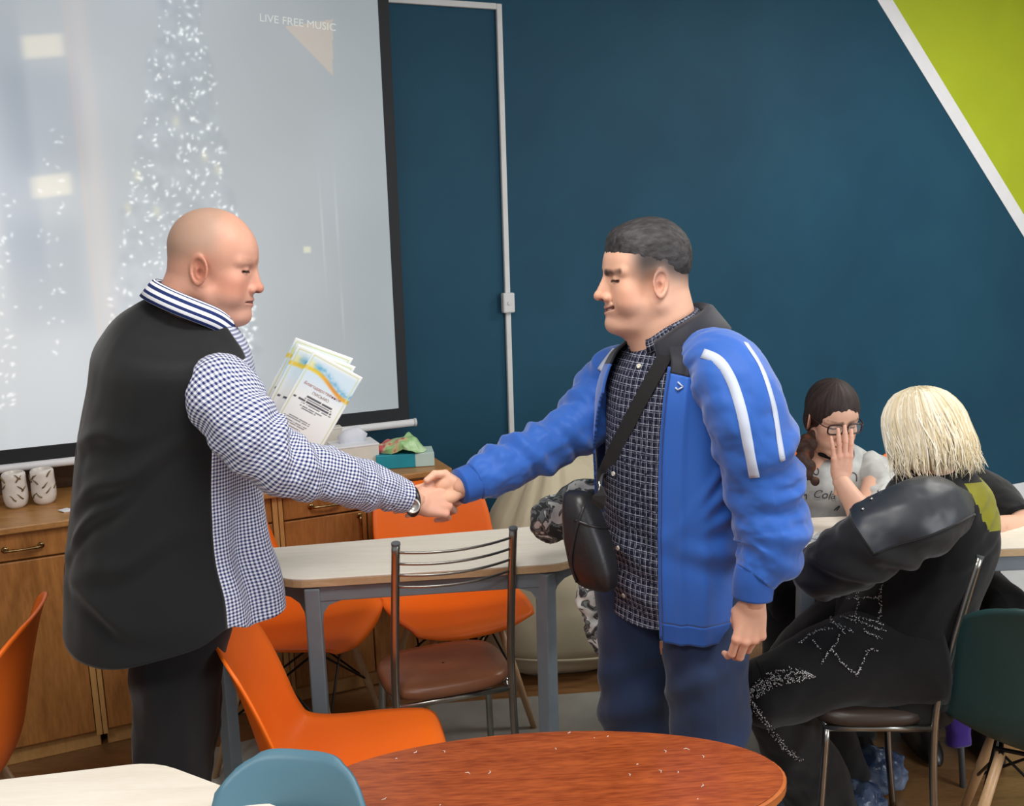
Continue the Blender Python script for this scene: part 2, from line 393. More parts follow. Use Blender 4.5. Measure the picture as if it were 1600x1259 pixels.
# ---- cabinets along the wall
M_cab = wood('oak_cabinet', lin(132, 84, 38), lin(190, 130, 70), scale=(7, 7, 1.2), rough=.38)
M_cabtop = wood('oak_top', lin(150, 102, 54), lin(196, 146, 88), scale=(1.6, 9, 9), rough=.35)
M_cabedge = wood('oak_edge', lin(176, 128, 70), lin(206, 160, 100), scale=(9, 9, 2), rough=.4)
M_brass = plain('aged_brass', lin(150, 128, 88), .25, 1.0, var=.3, scale=60)
CT = .802
unit0 = [-2.155, -1.54, -.925, -.31, .305]
def part_box(name, root, u0, u1, v0, v1, z0, z1, mat, bev=.003):
    m = MB(); m.box(RW((u0+u1)/2, (v0+v1)/2, (z0+z1)/2), (u1-u0, v1-v0, z1-z0), rz=WA, bev=bev); return m.build(name, mat, root, world=True)
def pull(name, p0, p1, root, out=.024):
    p0 = np.array(p0); p1 = np.array(p1); mid = (p0+p1)/2+WN*out; m = MB(); d = (p1-p0)
    m.tube([p0, p0+WN*out*.8+d*.05, mid-d*.12, mid, mid+d*.12, p1+WN*out*.8-d*.05, p1], [.006, .0055, .004, .0042, .004, .0055, .006], 8, n=22)
    for p in (p0, p1): m.tube([p, p+WN*.004], .010, 10)
    return m.build(name, M_brass, root, smooth_=True, world=True)
cab_labels = ['oak cabinet at the far left end under the screen', 'oak cabinet under the two white vases', 'oak cabinet behind the man in the black-backed shirt', 'oak cabinet at the right end below the teal tissue box']
for k in range(4):
    a, b = unit0[k], unit0[k+1]; c = (a+b)/2
    r = empty('cabinet', RW(c, .22, 0)); tag(r, cab_labels[k], 'cabinet', 'oak cabinets along the wall')
    part_box('body', r, a+.004, b-.004, .02, .425, .06, CT-.024, M_cab)
    part_box('plinth', r, a+.01, b-.01, .03, .40, 0, .06, M_cabedge)
    part_box('edge_strip', r, b-.019, b-.001, .40, .448, .06, CT-.024, M_cabedge, .002)
    part_box('edge_strip', r, a+.001, a+.016, .40, .448, .06, CT-.024, M_cabedge, .002)
    for s in (0, 1):
        x0, x1 = (a+.018, c-.002) if s == 0 else (c+.002, b-.021)
        d = part_box('drawer', r, x0, x1, .426, .445, .690, CT-.028, M_cab); xm = (x0+x1)/2
        pull('handle', RW(xm-.05, .445, .727), RW(xm+.05, .445, .727), d)
        d = part_box('door', r, x0, x1, .426, .445, .075, .684, M_cab); xm = c+(-.028 if s == 0 else .028)
        pull('handle', RW(xm, .445, .67), RW(xm, .445, .57), d)
wt = wall_slab('cabinet_worktop', -2.16, .315, .01, .47, CT-.022, CT, M_cabtop, bev=.004); tag(wt, 'long oak worktop lying across the wall cabinets', 'worktop')
bb = wall_slab('back_panel', -2.1, .05, .012, .03, CT, .985, wood('dark_panel', lin(70, 48, 30), lin(104, 74, 48), scale=(7, 7, 1.2)), bev=.003); tag(bb, 'dark brown wooden panel standing at the back of the worktop', 'panel')

# vases
M_porc = NT('porcelain'); _v = M_porc.obj(); M_porc.set(Base_Color=M_porc.ramp(M_porc.n('ShaderNodeTexNoise', Vector=_v, Scale=20.0), [(.3, lin(205, 196, 188)), (.7, lin(232, 226, 220))]), Roughness=.25); M_porc = M_porc.m
M_twig = plain('gilt_twig', lin(112, 92, 58), .4, var=.3)
rs = random.Random(3)
for k, (px, lab) in enumerate(((27, 'white vase with gilt twig decoration, left of the pair under the screen'), (71, 'white vase with gilt twig decoration, right of the pair nearer the man'))):
    q = atz(px, 792-k*6, CT); u = (q-W0)@WU; v = min((q-W0)@WN, .34)
    r = empty('vase', RW(u, v, CT)); tag(r, lab, 'vase', 'vases on the worktop')
    prof = [(.018, 0), (.024, .001), (.033, .012), (.0375, .03), (.038, .055), (.036, .08), (.036, .10), (.0355, .112), (.030, .118), (.027, .116), (.029, .10)]
    m = MB(); m.lathe(prof, 28); m.build('body', M_porc, r, smooth_=True)
    for j in range(9):
        a = -PI/2+rs.uniform(-1.4, 1.4); z = rs.uniform(.025, .10); sl = rs.choice((-1, 1)); P = []
        for i in range(4):
            aa = a+i*.16*sl; P.append((.0385*math.cos(aa), .0385*math.sin(aa), z+.006*i+rs.uniform(-.003, .003)))
        m = MB(); m.tube(P, [.0022, .0026, .0018, .0006], 6); m.build('twig', M_twig, r, smooth_=True)
m = MB(); q = atz(100, 797, CT); m.box((0, 0, .0015), (.06, .035, .002), rz=WA); m.box((-.025, -.01, .004), (.03, .03, .002), rz=WA+.5)
tag(m.build('paper_slip', M_white, loc=tuple(RW((q-W0)@WU+.03, .36, CT))), 'small white paper slip lying beside the vases', 'paper')
# boxes on the right end of the worktop
M_card = plain('white_card', lin(222, 218, 208), .7, var=.04)
def carton(name, u, v, sx, sy, sz, lab, mats, cat='box', z=CT, rz=0.0):
    r = empty(name, RW(u, v, z), WA+rz); tag(r, lab, cat)
    m = MB(); m.box((0, 0, sz/2), (sx, sy, sz-.004), bev=.003); m.build('body', mats[0], r)
    m = MB(); m.box((0, 0, sz-.0035), (sx+.004, sy+.004, .007), bev=.002); m.build('lid', mats[1], r)
    return r
u1_, _z = atv(512, 700, .16); carton('storage_box', u1_-.03, .13, .16, .14, .14, 'tall white box under the screen bar behind the papers', (M_card, M_card))
r = carton('tissue_pack', atv(555, 715, .3)[0], .28, .16, .12, .095, 'white carton with a crumpled open top left of the tissue box', (M_card, M_white))
V, F = tube_mesh(np.array([[-.05, 0, .098], [-.02, 0, .108], [.02, .01, .112], [.05, 0, .1]]), [.02, .035, .04, .02], [.006, .012, .014, .006], seg=14); V += .006*np.stack([vnoise(V*60), vnoise(V*60+9), vnoise(V*60+20)], -1)
link('crumpled_wrap', mesh('crumpled_wrap', V, F), plain('wrap', lin(214, 218, 228), .5), r)
M_teal = plain('teal_card', lin(30, 150, 170), .5, var=.06); M_pale = plain('pale_teal_card', lin(190, 214, 208), .5, var=.05)
uT = atv(633, 720, .35)[0]
r = empty('tissue_box', RW(uT, .33, CT), WA-.25); tag(r, 'flat teal tissue box at the right end of the worktop', 'box')
m = MB(); m.box((-.03, 0, .026), (.14, .11, .05), bev=.002); m.build('teal_half', M_teal, r)
m = MB(); m.box((.075, 0, .026), (.07, .1101, .0501), bev=.002); m.build('pale_half', M_pale, r)
# crumpled green gift bag on the tissue box
M_bag = NT('gift_film'); _v = M_bag.obj(); M_bag.set(Base_Color=M_bag.ramp(M_bag.n('ShaderNodeTexNoise', Vector=_v, Scale=16.0, Detail=2.0), [(.36, lin(200, 90, 96)), (.42, lin(214, 196, 150)), (.5, lin(150, 200, 130)), (.68, lin(196, 226, 180))]), Roughness=.35); M_bag = M_bag.m
th = np.linspace(0, 2*PI, 40, endpoint=False); zz = np.linspace(0, 1, 18); V = []; 
for z_ in zz:
    rr_ = .075*(1-z_**2.2)**.5+.004
    for a in th: V.append((rr_*1.15*math.cos(a), rr_*.75*math.sin(a), .05*z_))
V = np.array(V); V += np.stack([.012*vnoise(V*38), .012*vnoise(V*38+5), .013*vnoise(V*34+11)], -1); V[:, 2] = np.maximum(V[:, 2], .001); V[:, 2] += .012*np.exp(-((V[:, 0]-.03)/.03)**2)
F = [(i*40+j, i*40+(j+1) % 40, (i+1)*40+(j+1) % 40, (i+1)*40+j) for i in range(17) for j in range(40)]
tag(link('gift_bag', mesh('gift_bag', V, F, smooth_=False), M_bag, None, tuple(RW(uT-.005, .33, CT+.052))), 'crumpled green and red gift bag lying on the teal tissue box', 'bag')

# ================================================================== tables
M_tabtop = wood('pale_laminate', lin(224, 216, 200), lin(240, 234, 222), scale=(2, 16, 16), rough=.4)
M_tabedge = wood('beech_edge', lin(186, 156, 116), lin(212, 184, 146), scale=(3, 12, 12), rough=.45)
M_steelgrey = plain('grey_powder_coat', lin(120, 130, 138), .45, var=.05)
M_steeldark = plain('dark_frame', lin(92, 98, 102), .5, var=.06)
def round_poly(P, r, k=5):
    P = [np.array(p, float) for p in P]; out = []
    for i, p in enumerate(P):
        a = unit(P[i-1]-p); b = unit(P[(i+1) % len(P)]-p); s0 = p+a*r; s1 = p+b*r
        for t_ in np.linspace(0, 1, k): out.append((1-t_)**2*s0+2*t_*(1-t_)*p+t_*t_*s1)
    return np.array(out)
def trapezoid_table(poly, h, label, legs=None, rc=.05):
    """poly CCW seen from above (near-left, near-right, far-right, far-left)"""
    poly = np.array(poly, float); cen = poly.mean(0); r = empty('trapezoid_table', (cen[0], cen[1], 0)); tag(r, label, 'table', 'pale trapezoid tables')
    rp = round_poly(poly, rc)
    m = MB(); m.prism(rp-cen, h-.0045, h, .001); m.build('top_surface', M_tabtop, r)
    m = MB(); m.prism(rp-cen, h-.025, h-.0045, .001); m.build('edge_board', M_tabedge, r)
    ins = np.array([p+unit(cen-p)*.055 for p in poly])
    n = len(poly)
    for i in range(n):
        p = ins[i]-cen; a = math.atan2(*(ins[(i+1) % n]-ins[i])[::-1])
        m = MB(); m.box((p[0], p[1], (h-.03)/2), (.042, .042, h-.03), rz=a, bev=.004); lg = m.build('leg', M_steelgrey, r)
        q = ins[(i+1) % n]-cen; mid = (p+q)/2; L = np.linalg.norm(q-p)
        m = MB(); m.box((mid[0], mid[1], h-.048), (L-.03, .022, .045), rz=a, bev=.003); m.build('apron', M_steelgrey, r)
        d = unit(q-p)
        for s_, e_ in ((p, d), (q, -d)):     # rounded gusset between leg and apron
            pts = [s_+e_*.02, s_+e_*.075, s_+e_*.042, s_+e_*.026, s_+e_*.02]; zs = [h-.07, h-.07, h-.082, h-.105, h-.15]
            nn = np.array([-d[1], d[0]])*.009
            VV = [(x[0]+w[0], x[1]+w[1], z) for w in (-nn, nn) for x, z in zip(pts, zs)]
            m = MB(); m.add(VV, [(0, 1, 2, 3, 4), (9, 8, 7, 6, 5)]+[(j, (j+1) % 5, 5+(j+1) % 5, 5+j)[::-1] for j in range(5)]); m.build('gusset', M_steelgrey, r)
    return r
trapezoid_table([(-.60, 2.425), (.13, 2.495), (.43, 2.89), (-.93, 2.66)], .75, 'pale trapezoid table behind the handshake with the wire-back chair at it')
trapezoid_table([(.745, 2.495), (1.62, 2.515), (1.95, 2.86), (.56, 2.82)], .75, 'pale trapezoid table where the women sit by the blue wall')
trapezoid_table([(-1.75, .98), (.02, 1.16), (-.645, 1.552), (-1.6, 1.385)], .75, 'pale trapezoid table cut off by the lower left of the picture')
# oval table
M_red = NT('red_brown_laminate'); _v = M_red.obj((1.4, 12, 12)); _n = M_red.n('ShaderNodeTexNoise', Vector=_v, Scale=3.2, Detail=7.0, Roughness=.65, Distortion=.8)
_f = M_red.n('ShaderNodeTexNoise', Vector=M_red.obj((9, 70, 70)), Scale=3.0, Detail=2.0)
M_red.set(Base_Color=M_red.mix(.35, M_red.ramp(_n, [(.3, lin(124, 50, 20)), (.7, lin(178, 88, 42))]), M_red.ramp(_f, [(.35, lin(110, 44, 18)), (.65, lin(188, 98, 50))])), Roughness=.3); M_red = M_red.m
OH = .62
pts = np.array([atz(x, y, OH)[:2] for x, y in ((575, 1182), (705, 1158), (887, 1142.5), (1064, 1146), (1170, 1164), (1212, 1190), (1226, 1210), (1212, 1236), (1183, 1259))])
best = None
for a_ in np.linspace(.30, .46, 17):
    for b_ in np.linspace(.14, .34, 21):
        for ph in np.linspace(-.25, .25, 11):
            R_ = np.array([[math.cos(ph), math.sin(ph)], [-math.sin(ph), math.cos(ph)]])
            cx_ = np.array([.12, 1.84-b_])
            for _ in range(6):
                q = (pts-cx_)@R_.T; k_ = np.sqrt((q[:, 0]/a_)**2+(q[:, 1]/b_)**2); cx_ = cx_+(((q-q/k_[:, None])@R_).mean(0))
            q = (pts-cx_)@R_.T; k_ = np.sqrt((q[:, 0]/a_)**2+(q[:, 1]/b_)**2); e = np.sum(np.linalg.norm(q-q/k_[:, None], axis=1)**2)
            if best is None or e < best[0]: best = (e, a_, b_, ph, cx_)
_, oa, ob, oph, oc = best
print('OVAL', best)
r = empty('oval_table', (oc[0], oc[1], 0), oph); tag(r, 'small oval table with a glossy red-brown wood top', 'table')
th = np.linspace(0, 2*PI, 72, endpoint=False); E = np.column_stack([oa*np.cos(th), ob*np.sin(th)])
m = MB(); m.prism(E*.985, OH-.004, OH, .001); m.build('top_surface', M_red, r)
m = MB(); m.prism(E, OH-.026, OH-.0035, .003); m.build('edge_band', wood('orange_edge', lin(176, 92, 40), lin(206, 122, 62), scale=(3, 3, 12)), r)
m = MB(); m.lathe([(.03, .03), (.03, OH-.03), (.09, OH-.026)], 20); m.build('column', M_steeldark, r, smooth_=True)
m = MB(); m.lathe([(.17, 0), (.17, .012), (.12, .025), (.04, .045)], 32); m.build('foot_plate', M_steeldark, r, smooth_=True)
rs = random.Random(8); m = MB()
for _ in range(26):
    a, q = rs.uniform(0, 2*PI), math.sqrt(rs.uniform(0, .9)); x, y, an, L = q*oa*math.cos(a), q*ob*math.sin(a), rs.uniform(0, PI), rs.uniform(.003, .012)
    m.tube([(x, y, OH+.0008), (x+L*math.cos(an)*.6, y+L*math.sin(an)*.6, OH+.0012), (x+L*math.cos(an+.5), y+L*math.sin(an+.5), OH+.0008)], [.0005, .0009, .0004], 5)
o = m.build('tinsel_specks', plain('silver_specks', lin(225, 215, 205), .3), None, loc=(oc[0], oc[1], 0)); o.rotation_euler = (0, 0, oph)
tag(o, 'tiny silvery specks scattered over the oval table top', 'specks', kind='stuff')

# ================================================================== chairs
def shell_material(name, col, spec=.4):
    t = NT(name); v = t.obj(); t.set(Base_Color=t.ramp(t.n('ShaderNodeTexNoise', Vector=v, Scale=3.0), [(.3, tuple(x*.93 for x in col[:3])+(1,)), (.7, col)]), Roughness=.42, Specular_IOR_Level=spec)
    t.bump(t.n('ShaderNodeTexNoise', Vector=v, Scale=420.0), .08, .001); return t.m
M_orange = shell_material('orange_shell', lin(246, 112, 24)); M_bluegrey = shell_material('blue_grey_shell', lin(84, 122, 140)); M_green = shell_material('dark_green_shell', lin(36, 66, 66))
M_beech = wood('beech_leg', lin(176, 138, 98), lin(206, 170, 128), scale=(12, 12, 2)); M_wire = plain('black_wire', lin(26, 26, 28), .4, .6)
PROF = np.array([(.222, .415), (.212, .438), (.18, .450), (.08, .438), (-.04, .424), (-.12, .426), (-.172, .452), (-.205, .510), (-.226, .60), (-.247, .69), (-.268, .77), (-.284, .815), (-.292, .828)])
HW = np.array([.185, .198, .212, .232, .238, .236, .232, .226, .222, .218, .205, .19, .18])
CU = np.array([-.004, 0, .008, .022, .036, .05, .062, .066, .06, .05, .036, .026, .02])
def shell_mesh():
    ns, nv = 44, 25; p3 = np.column_stack([PROF, PROF[:, 0]*0, HW, CU]); P = crom(np.column_stack([PROF[:, 0], PROF[:, 1], np.zeros(13), HW, CU]), 200)
    V = []; tn = unit(np.gradient(P[:, :2], axis=0)); nr = np.column_stack([-tn[:, 1], tn[:, 0]])*-1     # towards the sitter
    nr = np.column_stack([tn[:, 1], -tn[:, 0]]); 
    if nr[60, 1] < 0: nr = -nr
    for i in range(ns):
        for j in range(nv):
            v = -1+2*j/(nv-1); s0 = .05*abs(v)**3.2; s1 = 1-.085*abs(v)**3.5; s = s0+(s1-s0)*i/(ns-1); k = s*199; a = int(min(k, 198)); f = k-a
            q = P[a]*(1-f)+P[a+1]*f; n_ = nr[a]*(1-f)+nr[a+1]*f; c = q[4]*abs(v)**2.2
            V.append((q[0]+n_[0]*c, v*q[3], q[1]+n_[1]*c))
    F = [(i*nv+j, i*nv+j+1, (i+1)*nv+j+1, (i+1)*nv+j) for i in range(ns-1) for j in range(nv-1)]
    return mesh('shell', V, F)
SHELL = shell_mesh()
def shell_chair(loc, face, mat, label, group, name='shell_chair', lat=1.0):
    """one-piece plastic shell on four splayed wooden legs with crossed wires; face = heading of the seat front"""
    r = empty(name, (loc[0], loc[1], 0), face); tag(r, label, 'chair', group)
    me = SHELL.copy()
    if lat != 1.0: me.transform(Matrix.Diagonal((1, lat, 1, 1)))
    sh = link('shell', me, mat, r); sd = sh.modifiers.new('thick', 'SOLIDIFY'); sd.thickness = .007; sd.offset = 0
    ft = {}
    for sx in (-1, 1):
        for sy in (-1, 1):
            a = np.array([.11*sx-.01, .115*sy, .405]); b = np.array([.205*sx-.02, .205*sy, 0]); ft[sx, sy] = (a, b)
            m = MB(); m.tube([a, a*.55+b*.45, b], [.011, .0135, .009], 10); m.build('leg', M_beech, r, smooth_=True)
    m = MB()
    for sx in (-1, 1): m.tube([(.11*sx-.01, -.13, .413), (.11*sx-.01, .13, .413)], .006, 6)
    for sy in (-1, 1): m.tube([(-.13, .115*sy, .407), (.11, .115*sy, .407)], .006, 6)
    m.build('seat_frame', M_wire, r)
    pairs = [((-1, -1), (1, -1)), ((-1, 1), (1, 1)), ((-1, -1), (-1, 1)), ((1, -1), (1, 1))]
    for p, q in pairs:
        for s_, e_ in ((p, q), (q, p)):
            a = ft[s_][0]; b = ft[e_][0]*.45+ft[e_][1]*.55; m = MB(); m.tube([a, b], .0038, 6); m.build('cross_wire', M_wire, r)
    return r
G_O = 'orange shell chairs'
shell_chair((-.395, 2.085), rad(10), M_orange, 'orange shell chair in front of the pale table, facing the oval table', G_O, lat=.86).scale = (1, 1, .955)
shell_chair((-.69, 2.86), rad(-12), M_orange, 'orange shell chair half hidden behind the grey table leg', G_O)
shell_chair((-.21, 3.03), rad(-66), M_orange, 'orange shell chair facing us behind the wire-back chair', G_O).scale = (.97, .97, .945)
shell_chair((-1.385, 2.03), rad(192), M_orange, 'orange shell chair cut off at the left edge', G_O)
shell_chair((1.42, 3.08), rad(-98), M_orange, 'orange shell chair mostly hidden behind the blonde woman', G_O, lat=.8)
shell_chair((-.42, 1.155), rad(258), M_bluegrey, 'blue-grey shell chair with its back before the oval table', 'shell chairs in the foreground', lat=.62)
shell_chair((1.285, 2.12), rad(62), M_green, 'dark green shell chair cut off at the right edge', 'shell chairs in the foreground')

M_chrome = plain('brushed_steel', lin(168, 166, 160), .28, 1.0, var=.08); M_brownseat = plain('brown_vinyl', lin(128, 82, 56), .38, var=.12, scale=9, bump=.05)
M_greyseat = plain('dark_vinyl', lin(60, 48, 42), .4, var=.1)
def wire_chair(loc, face, label, seatmat, depth=1.0, dz=0.0, bow=.035):
    r = empty('wire_back_chair', (loc[0], loc[1], 0), face); tag(r, label, 'chair', 'steel chairs with wire backs'); r.scale = (depth, 1, 1)
    for sy in (-1, 1):
        m = MB(); P = [(-.205, .178*sy, 0), (-.172, .168*sy, .22), (-.160, .165*sy, .44), (-.178, .163*sy, .56), (-.225, .160*sy, .74), (-.262, .158*sy, .868)]
        m.tube(P, .0115, 10, n=30); post = m.build('back_post', M_chrome, r, smooth_=True)
        m = MB(); m.tube([(-.262, .158*sy, .866), (-.2635, .158*sy, .872)], .0122, 10); m.build('post_cap', M_steeldark, post)
        m = MB(); m.tube([(.175, .172*sy, 0), (.16, .165*sy, .25), (.15, .16*sy, .437+dz)], .0105, 10, n=12); m.build('front_leg', M_chrome, r, smooth_=True)
        m = MB(); m.tube([(.155, .16*sy, .437+dz), (-.162, .163*sy, .437+dz)], .009, 8); m.build('side_rail', M_chrome, r, smooth_=True)
    m = MB(); m.tube([(.15, -.16, .437+dz), (.15, .16, .437+dz)], .009, 8); m.build('front_rail', M_chrome, r, smooth_=True)
    m = MB(); m.tube([(-.16, -.16, .437+dz), (-.16, .16, .437+dz)], .009, 8); m.build('rear_rail', M_chrome, r, smooth_=True)
    for z in (.848, .815, .782, .748):
        x0 = np.interp(z, [.74, .868], [-.225, -.262]); y = np.linspace(-.157, .157, 15)
        m = MB(); m.tube(np.column_stack([x0-bow*(1-(y/.157)**2), y, np.full(15, z-.004)-.006*(1-(y/.157)**2)]), .0038, 6); m.build('back_wire', M_chrome, r, smooth_=True)
    th = np.linspace(0, 2*PI, 48, endpoint=False); V = []; prof = [(.9, .448), (.99, .452), (1.0, .462), (.985, .474), (.93, .483), (.7, .487), (.3, .485), (.02, .484)]
    for k, z in prof:
        c, s = np.cos(th), np.sin(th); e = .62
        V.append(np.column_stack([.01+k*.19*np.sign(c)*abs(c)**e, k*.185*np.sign(s)*abs(s)**e*(1+.04*c), np.full(48, z+dz)]))
    V = np.concatenate(V); F = [(i*48+j, i*48+(j+1) % 48, (i+1)*48+(j+1) % 48, (i+1)*48+j) for i in range(len(prof)-1) for j in range(48)]+[tuple(range(48))[::-1]]
    link('seat', mesh('seat', V, F), seatmat, r); return r
_q = atz(712, 838, .868); wire_chair((_q[0]+.20*math.cos(rad(108)), _q[1]+.20*math.sin(rad(108))), rad(108), 'steel wire-back chair with a brown seat, empty in the middle', M_brownseat, .76, -.06)
wire_chair((.872, 2.30), rad(177), 'steel wire-back chair that the blonde woman sits on', M_greyseat, .82, 0, .075)

# ---- bean bag
M_bean = fabric('beige_canvas', lin(196, 188, 162), var=.08, weave=300, bump=.25, big=3)
nth, nz_ = 96, 60; th = np.linspace(0, 2*PI, nth, endpoint=False); V = []
for i in range(nz_):
    t = i/(nz_-1); z = .78*t**.9; k = np.interp(t, [0, .03, .12, .3, .5, .68, .82, .93, .98, 1], [.70, .86, .98, 1.0, .93, .78, .62, .46, .3, .02])
    cx, cy = .03*t, .10*t
    R = .37*k*(1+.05*np.sin(3*th+1)+.03*np.sin(5*th+t*5))
    fold = .022*np.maximum(0, np.sin(11*th+6*t+2*np.sin(3*th)))**2*smooth(.45, .8, t)+.012*vnoise(np.stack([2.2*np.cos(th), 2.2*np.sin(th), th*0+t*7], -1))
    R = R-fold; V.append(np.column_stack([cx+R*np.cos(th), cy+R*np.sin(th)*.92, np.full(nth, z)]))
V = np.concatenate(V); F = [(i*nth+j, i*nth+(j+1) % nth, (i+1)*nth+(j+1) % nth, (i+1)*nth+j) for i in range(nz_-1) for j in range(nth)]+[tuple(range(nth))[::-1]]
r = empty('bean_bag', (.16, 3.585, 0)); tag(r, 'slouching beige canvas bean bag behind the pale table', 'bean bag')
link('cover', mesh('cover', V, F), M_bean, r)
a = np.linspace(0, 2*PI, 60); m = MB(); m.tube(np.column_stack([.375*1.0*np.cos(a), .35*np.sin(a), .1+.01*np.sin(3*a)]), .005, 6); m.build('seam', M_bean, r, smooth_=True)
# ---- small things on and by the women's table
q = atz(1283, 842, .75); m = MB(); m.box((0, 0, .001), (.09, .06, .0016), rz=.5); m.box((.01, .012, .003), (.07, .05, .0016), rz=.9)
tag(m.build('table_papers', plain('grey_print', lin(170, 176, 180), .6, var=.35, scale=70), loc=(q[0], q[1], .75)), 'small printed papers on the women\'s table beside the blue sleeve', 'paper')
# purple cloth on a dark stand leg
r = empty('purple_cloth_cover', (1.255, 2.56, 0)); tag(r, 'purple cloth cover on a dark metal leg beside the dark green chair', 'cloth cover')
m = MB(); m.tube([(.035, 0, 0), (.0, 0, .36)], .009, 8); m.build('metal_leg', M_steeldark, r, smooth_=True)
P = np.array([(.012, 0, .14), (.01, 0, .18), (.004, 0, .235), (-.004, 0, .28), (-.012, 0, .315)]); V, F = tube_mesh(crom(P, 18), np.interp(np.linspace(0, 1, 18), [0, .2, .5, .8, 1], [.036, .036, .038, .026, .01]), np.interp(np.linspace(0, 1, 18), [0, .5, 1], [.024, .026, .01]), ref=(1, 0, 0), seg=24, sq=.8)
V += .004*np.stack([vnoise(V*40), vnoise(V*40+5), 0*V[:, 0]], -1); link('cloth', mesh('cloth', V, F), fabric('purple_cloth', lin(70, 46, 140)), r)
# ================================================================== figures: implicit-surface tools
from mathutils.bvhtree import BVHTree
def smin(a, b, k):
    h = np.clip(.5+.5*(b-a)/k, 0, 1); return b+(a-b)*h-k*h*(1-h)
def smax(a, b, k): return -smin(-a, -b, k)
def ell(x, y, z, c, r):
    x = x-c[0]; y = y-c[1]; z = z-c[2]
    k0 = np.sqrt((x/r[0])**2+(y/r[1])**2+(z/r[2])**2); k1 = np.sqrt((x/r[0]**2)**2+(y/r[1]**2)**2+(z/r[2]**2)**2)
    return k0*(k0-1)/np.maximum(k1, 1e-6)
def sph(x, y, z, c, r): return np.sqrt((x-c[0])**2+(y-c[1])**2+(z-c[2])**2)-r
def cap(x, y, z, a, b, ra, rb=None):
    rb = ra if rb is None else rb
    ba = np.array(b, float)-np.array(a, float); x = x-a[0]; y = y-a[1]; z = z-a[2]
    t = np.clip((x*ba[0]+y*ba[1]+z*ba[2])/max(ba@ba, 1e-9), 0, 1)
    return np.sqrt((x-t*ba[0])**2+(y-t*ba[1])**2+(z-t*ba[2])**2)-(ra+(rb-ra)*t)
def nets(fn, lo, hi, h):
    """surface nets of fn(x,y,z)<0 inside the box"""
    ax = [np.arange(l, u+h, h, dtype=np.float32) for l, u in zip(lo, hi)]
    X, Y, Z = np.meshgrid(*ax, indexing='ij', sparse=True)
    D = fn(X, Y, Z).astype(np.float32); D = np.broadcast_to(D, tuple(len(a) for a in ax)).copy()
    for ax_ in range(3):
        s = [slice(None)]*3
        for e in (0, -1): s[ax_] = e; D[tuple(s)] = np.maximum(D[tuple(s)], 1e-3)
    S = D < 0
    nx, ny, nz = D.shape; c8 = np.zeros((nx-1, ny-1, nz-1), np.int8)
    for i in (0, 1):
        for j in (0, 1):
            for k in (0, 1): c8 += S[i:nx-1+i, j:ny-1+j, k:nz-1+k]
    act = (c8 > 0) & (c8 < 8); I = np.argwhere(act); idx = np.full(act.shape, -1, np.int64); idx[act] = np.arange(len(I))
    P = np.zeros((len(I), 3)); N = np.zeros(len(I))
    for a_ in range(3):
        for u in (0, 1):
            for v in (0, 1):
                o = [0, 0, 0]; o[(a_+1) % 3] = u; o[(a_+2) % 3] = v; e = [0, 0, 0]; e[a_] = 1
                A = I+o; B = A+e; da = D[A[:, 0], A[:, 1], A[:, 2]]; db = D[B[:, 0], B[:, 1], B[:, 2]]
                m = (da < 0) != (db < 0); t = np.where(m, da/np.where(m, da-db, 1), 0)
                P[m] += A[m]+t[m][:, None]*np.array(e); N[m] += 1
    P = P/N[:, None]*h+np.array([a[0] for a in ax]); F = []
    for a_ in range(3):
        b_, c_ = (a_+1) % 3, (a_+2) % 3
        s0 = [slice(None)]*3; s1 = [slice(None)]*3; s0[a_] = slice(0, -1); s1[a_] = slice(1, None)
        cr = S[tuple(s0)] != S[tuple(s1)]; Q = np.argwhere(cr); Q = Q[(Q[:, b_] > 0) & (Q[:, c_] > 0) & (Q[:, b_] < D.shape[b_]-1) & (Q[:, c_] < D.shape[c_]-1)]
        inside = S[Q[:, 0], Q[:, 1], Q[:, 2]]; q = []
        for db, dc in ((0, 0), (-1, 0), (-1, -1), (0, -1)):
            R = Q.copy(); R[:, b_] += db; R[:, c_] += dc; q.append(idx[R[:, 0], R[:, 1], R[:, 2]])
        q = np.stack(q, 1); q[~inside] = q[~inside][:, ::-1]; F.append(q)
    return P, np.concatenate(F)
def basis(f, up=(0, 0, 1)):
    """rotation whose columns are forward, left, up"""
    f = unit(f); l = unit(np.cross(up, f)); return np.column_stack([f, l, np.cross(f, l)])
class Surf:
    """ray queries on a mesh so that trims and straps can lie on it"""
    def __init__(s, V, F): s.t = BVHTree.FromPolygons([tuple(map(float, v)) for v in V], [tuple(int(i) for i in f) for f in F])
    def px(s, x, y, off=0.0):
        d = unit(ray(x, y)); h = s.t.ray_cast(Vector(C0), Vector(d))
        if h[0] is None: return None
        n = np.array(h[1]); n = -n if n@d > 0 else n
        return np.array(h[0])+n*off, n
    def near(s, p, off=0.0):
        h = s.t.find_nearest(Vector(p)); q = np.array(h[0]); n = np.array(h[1]); return q+n*off, n
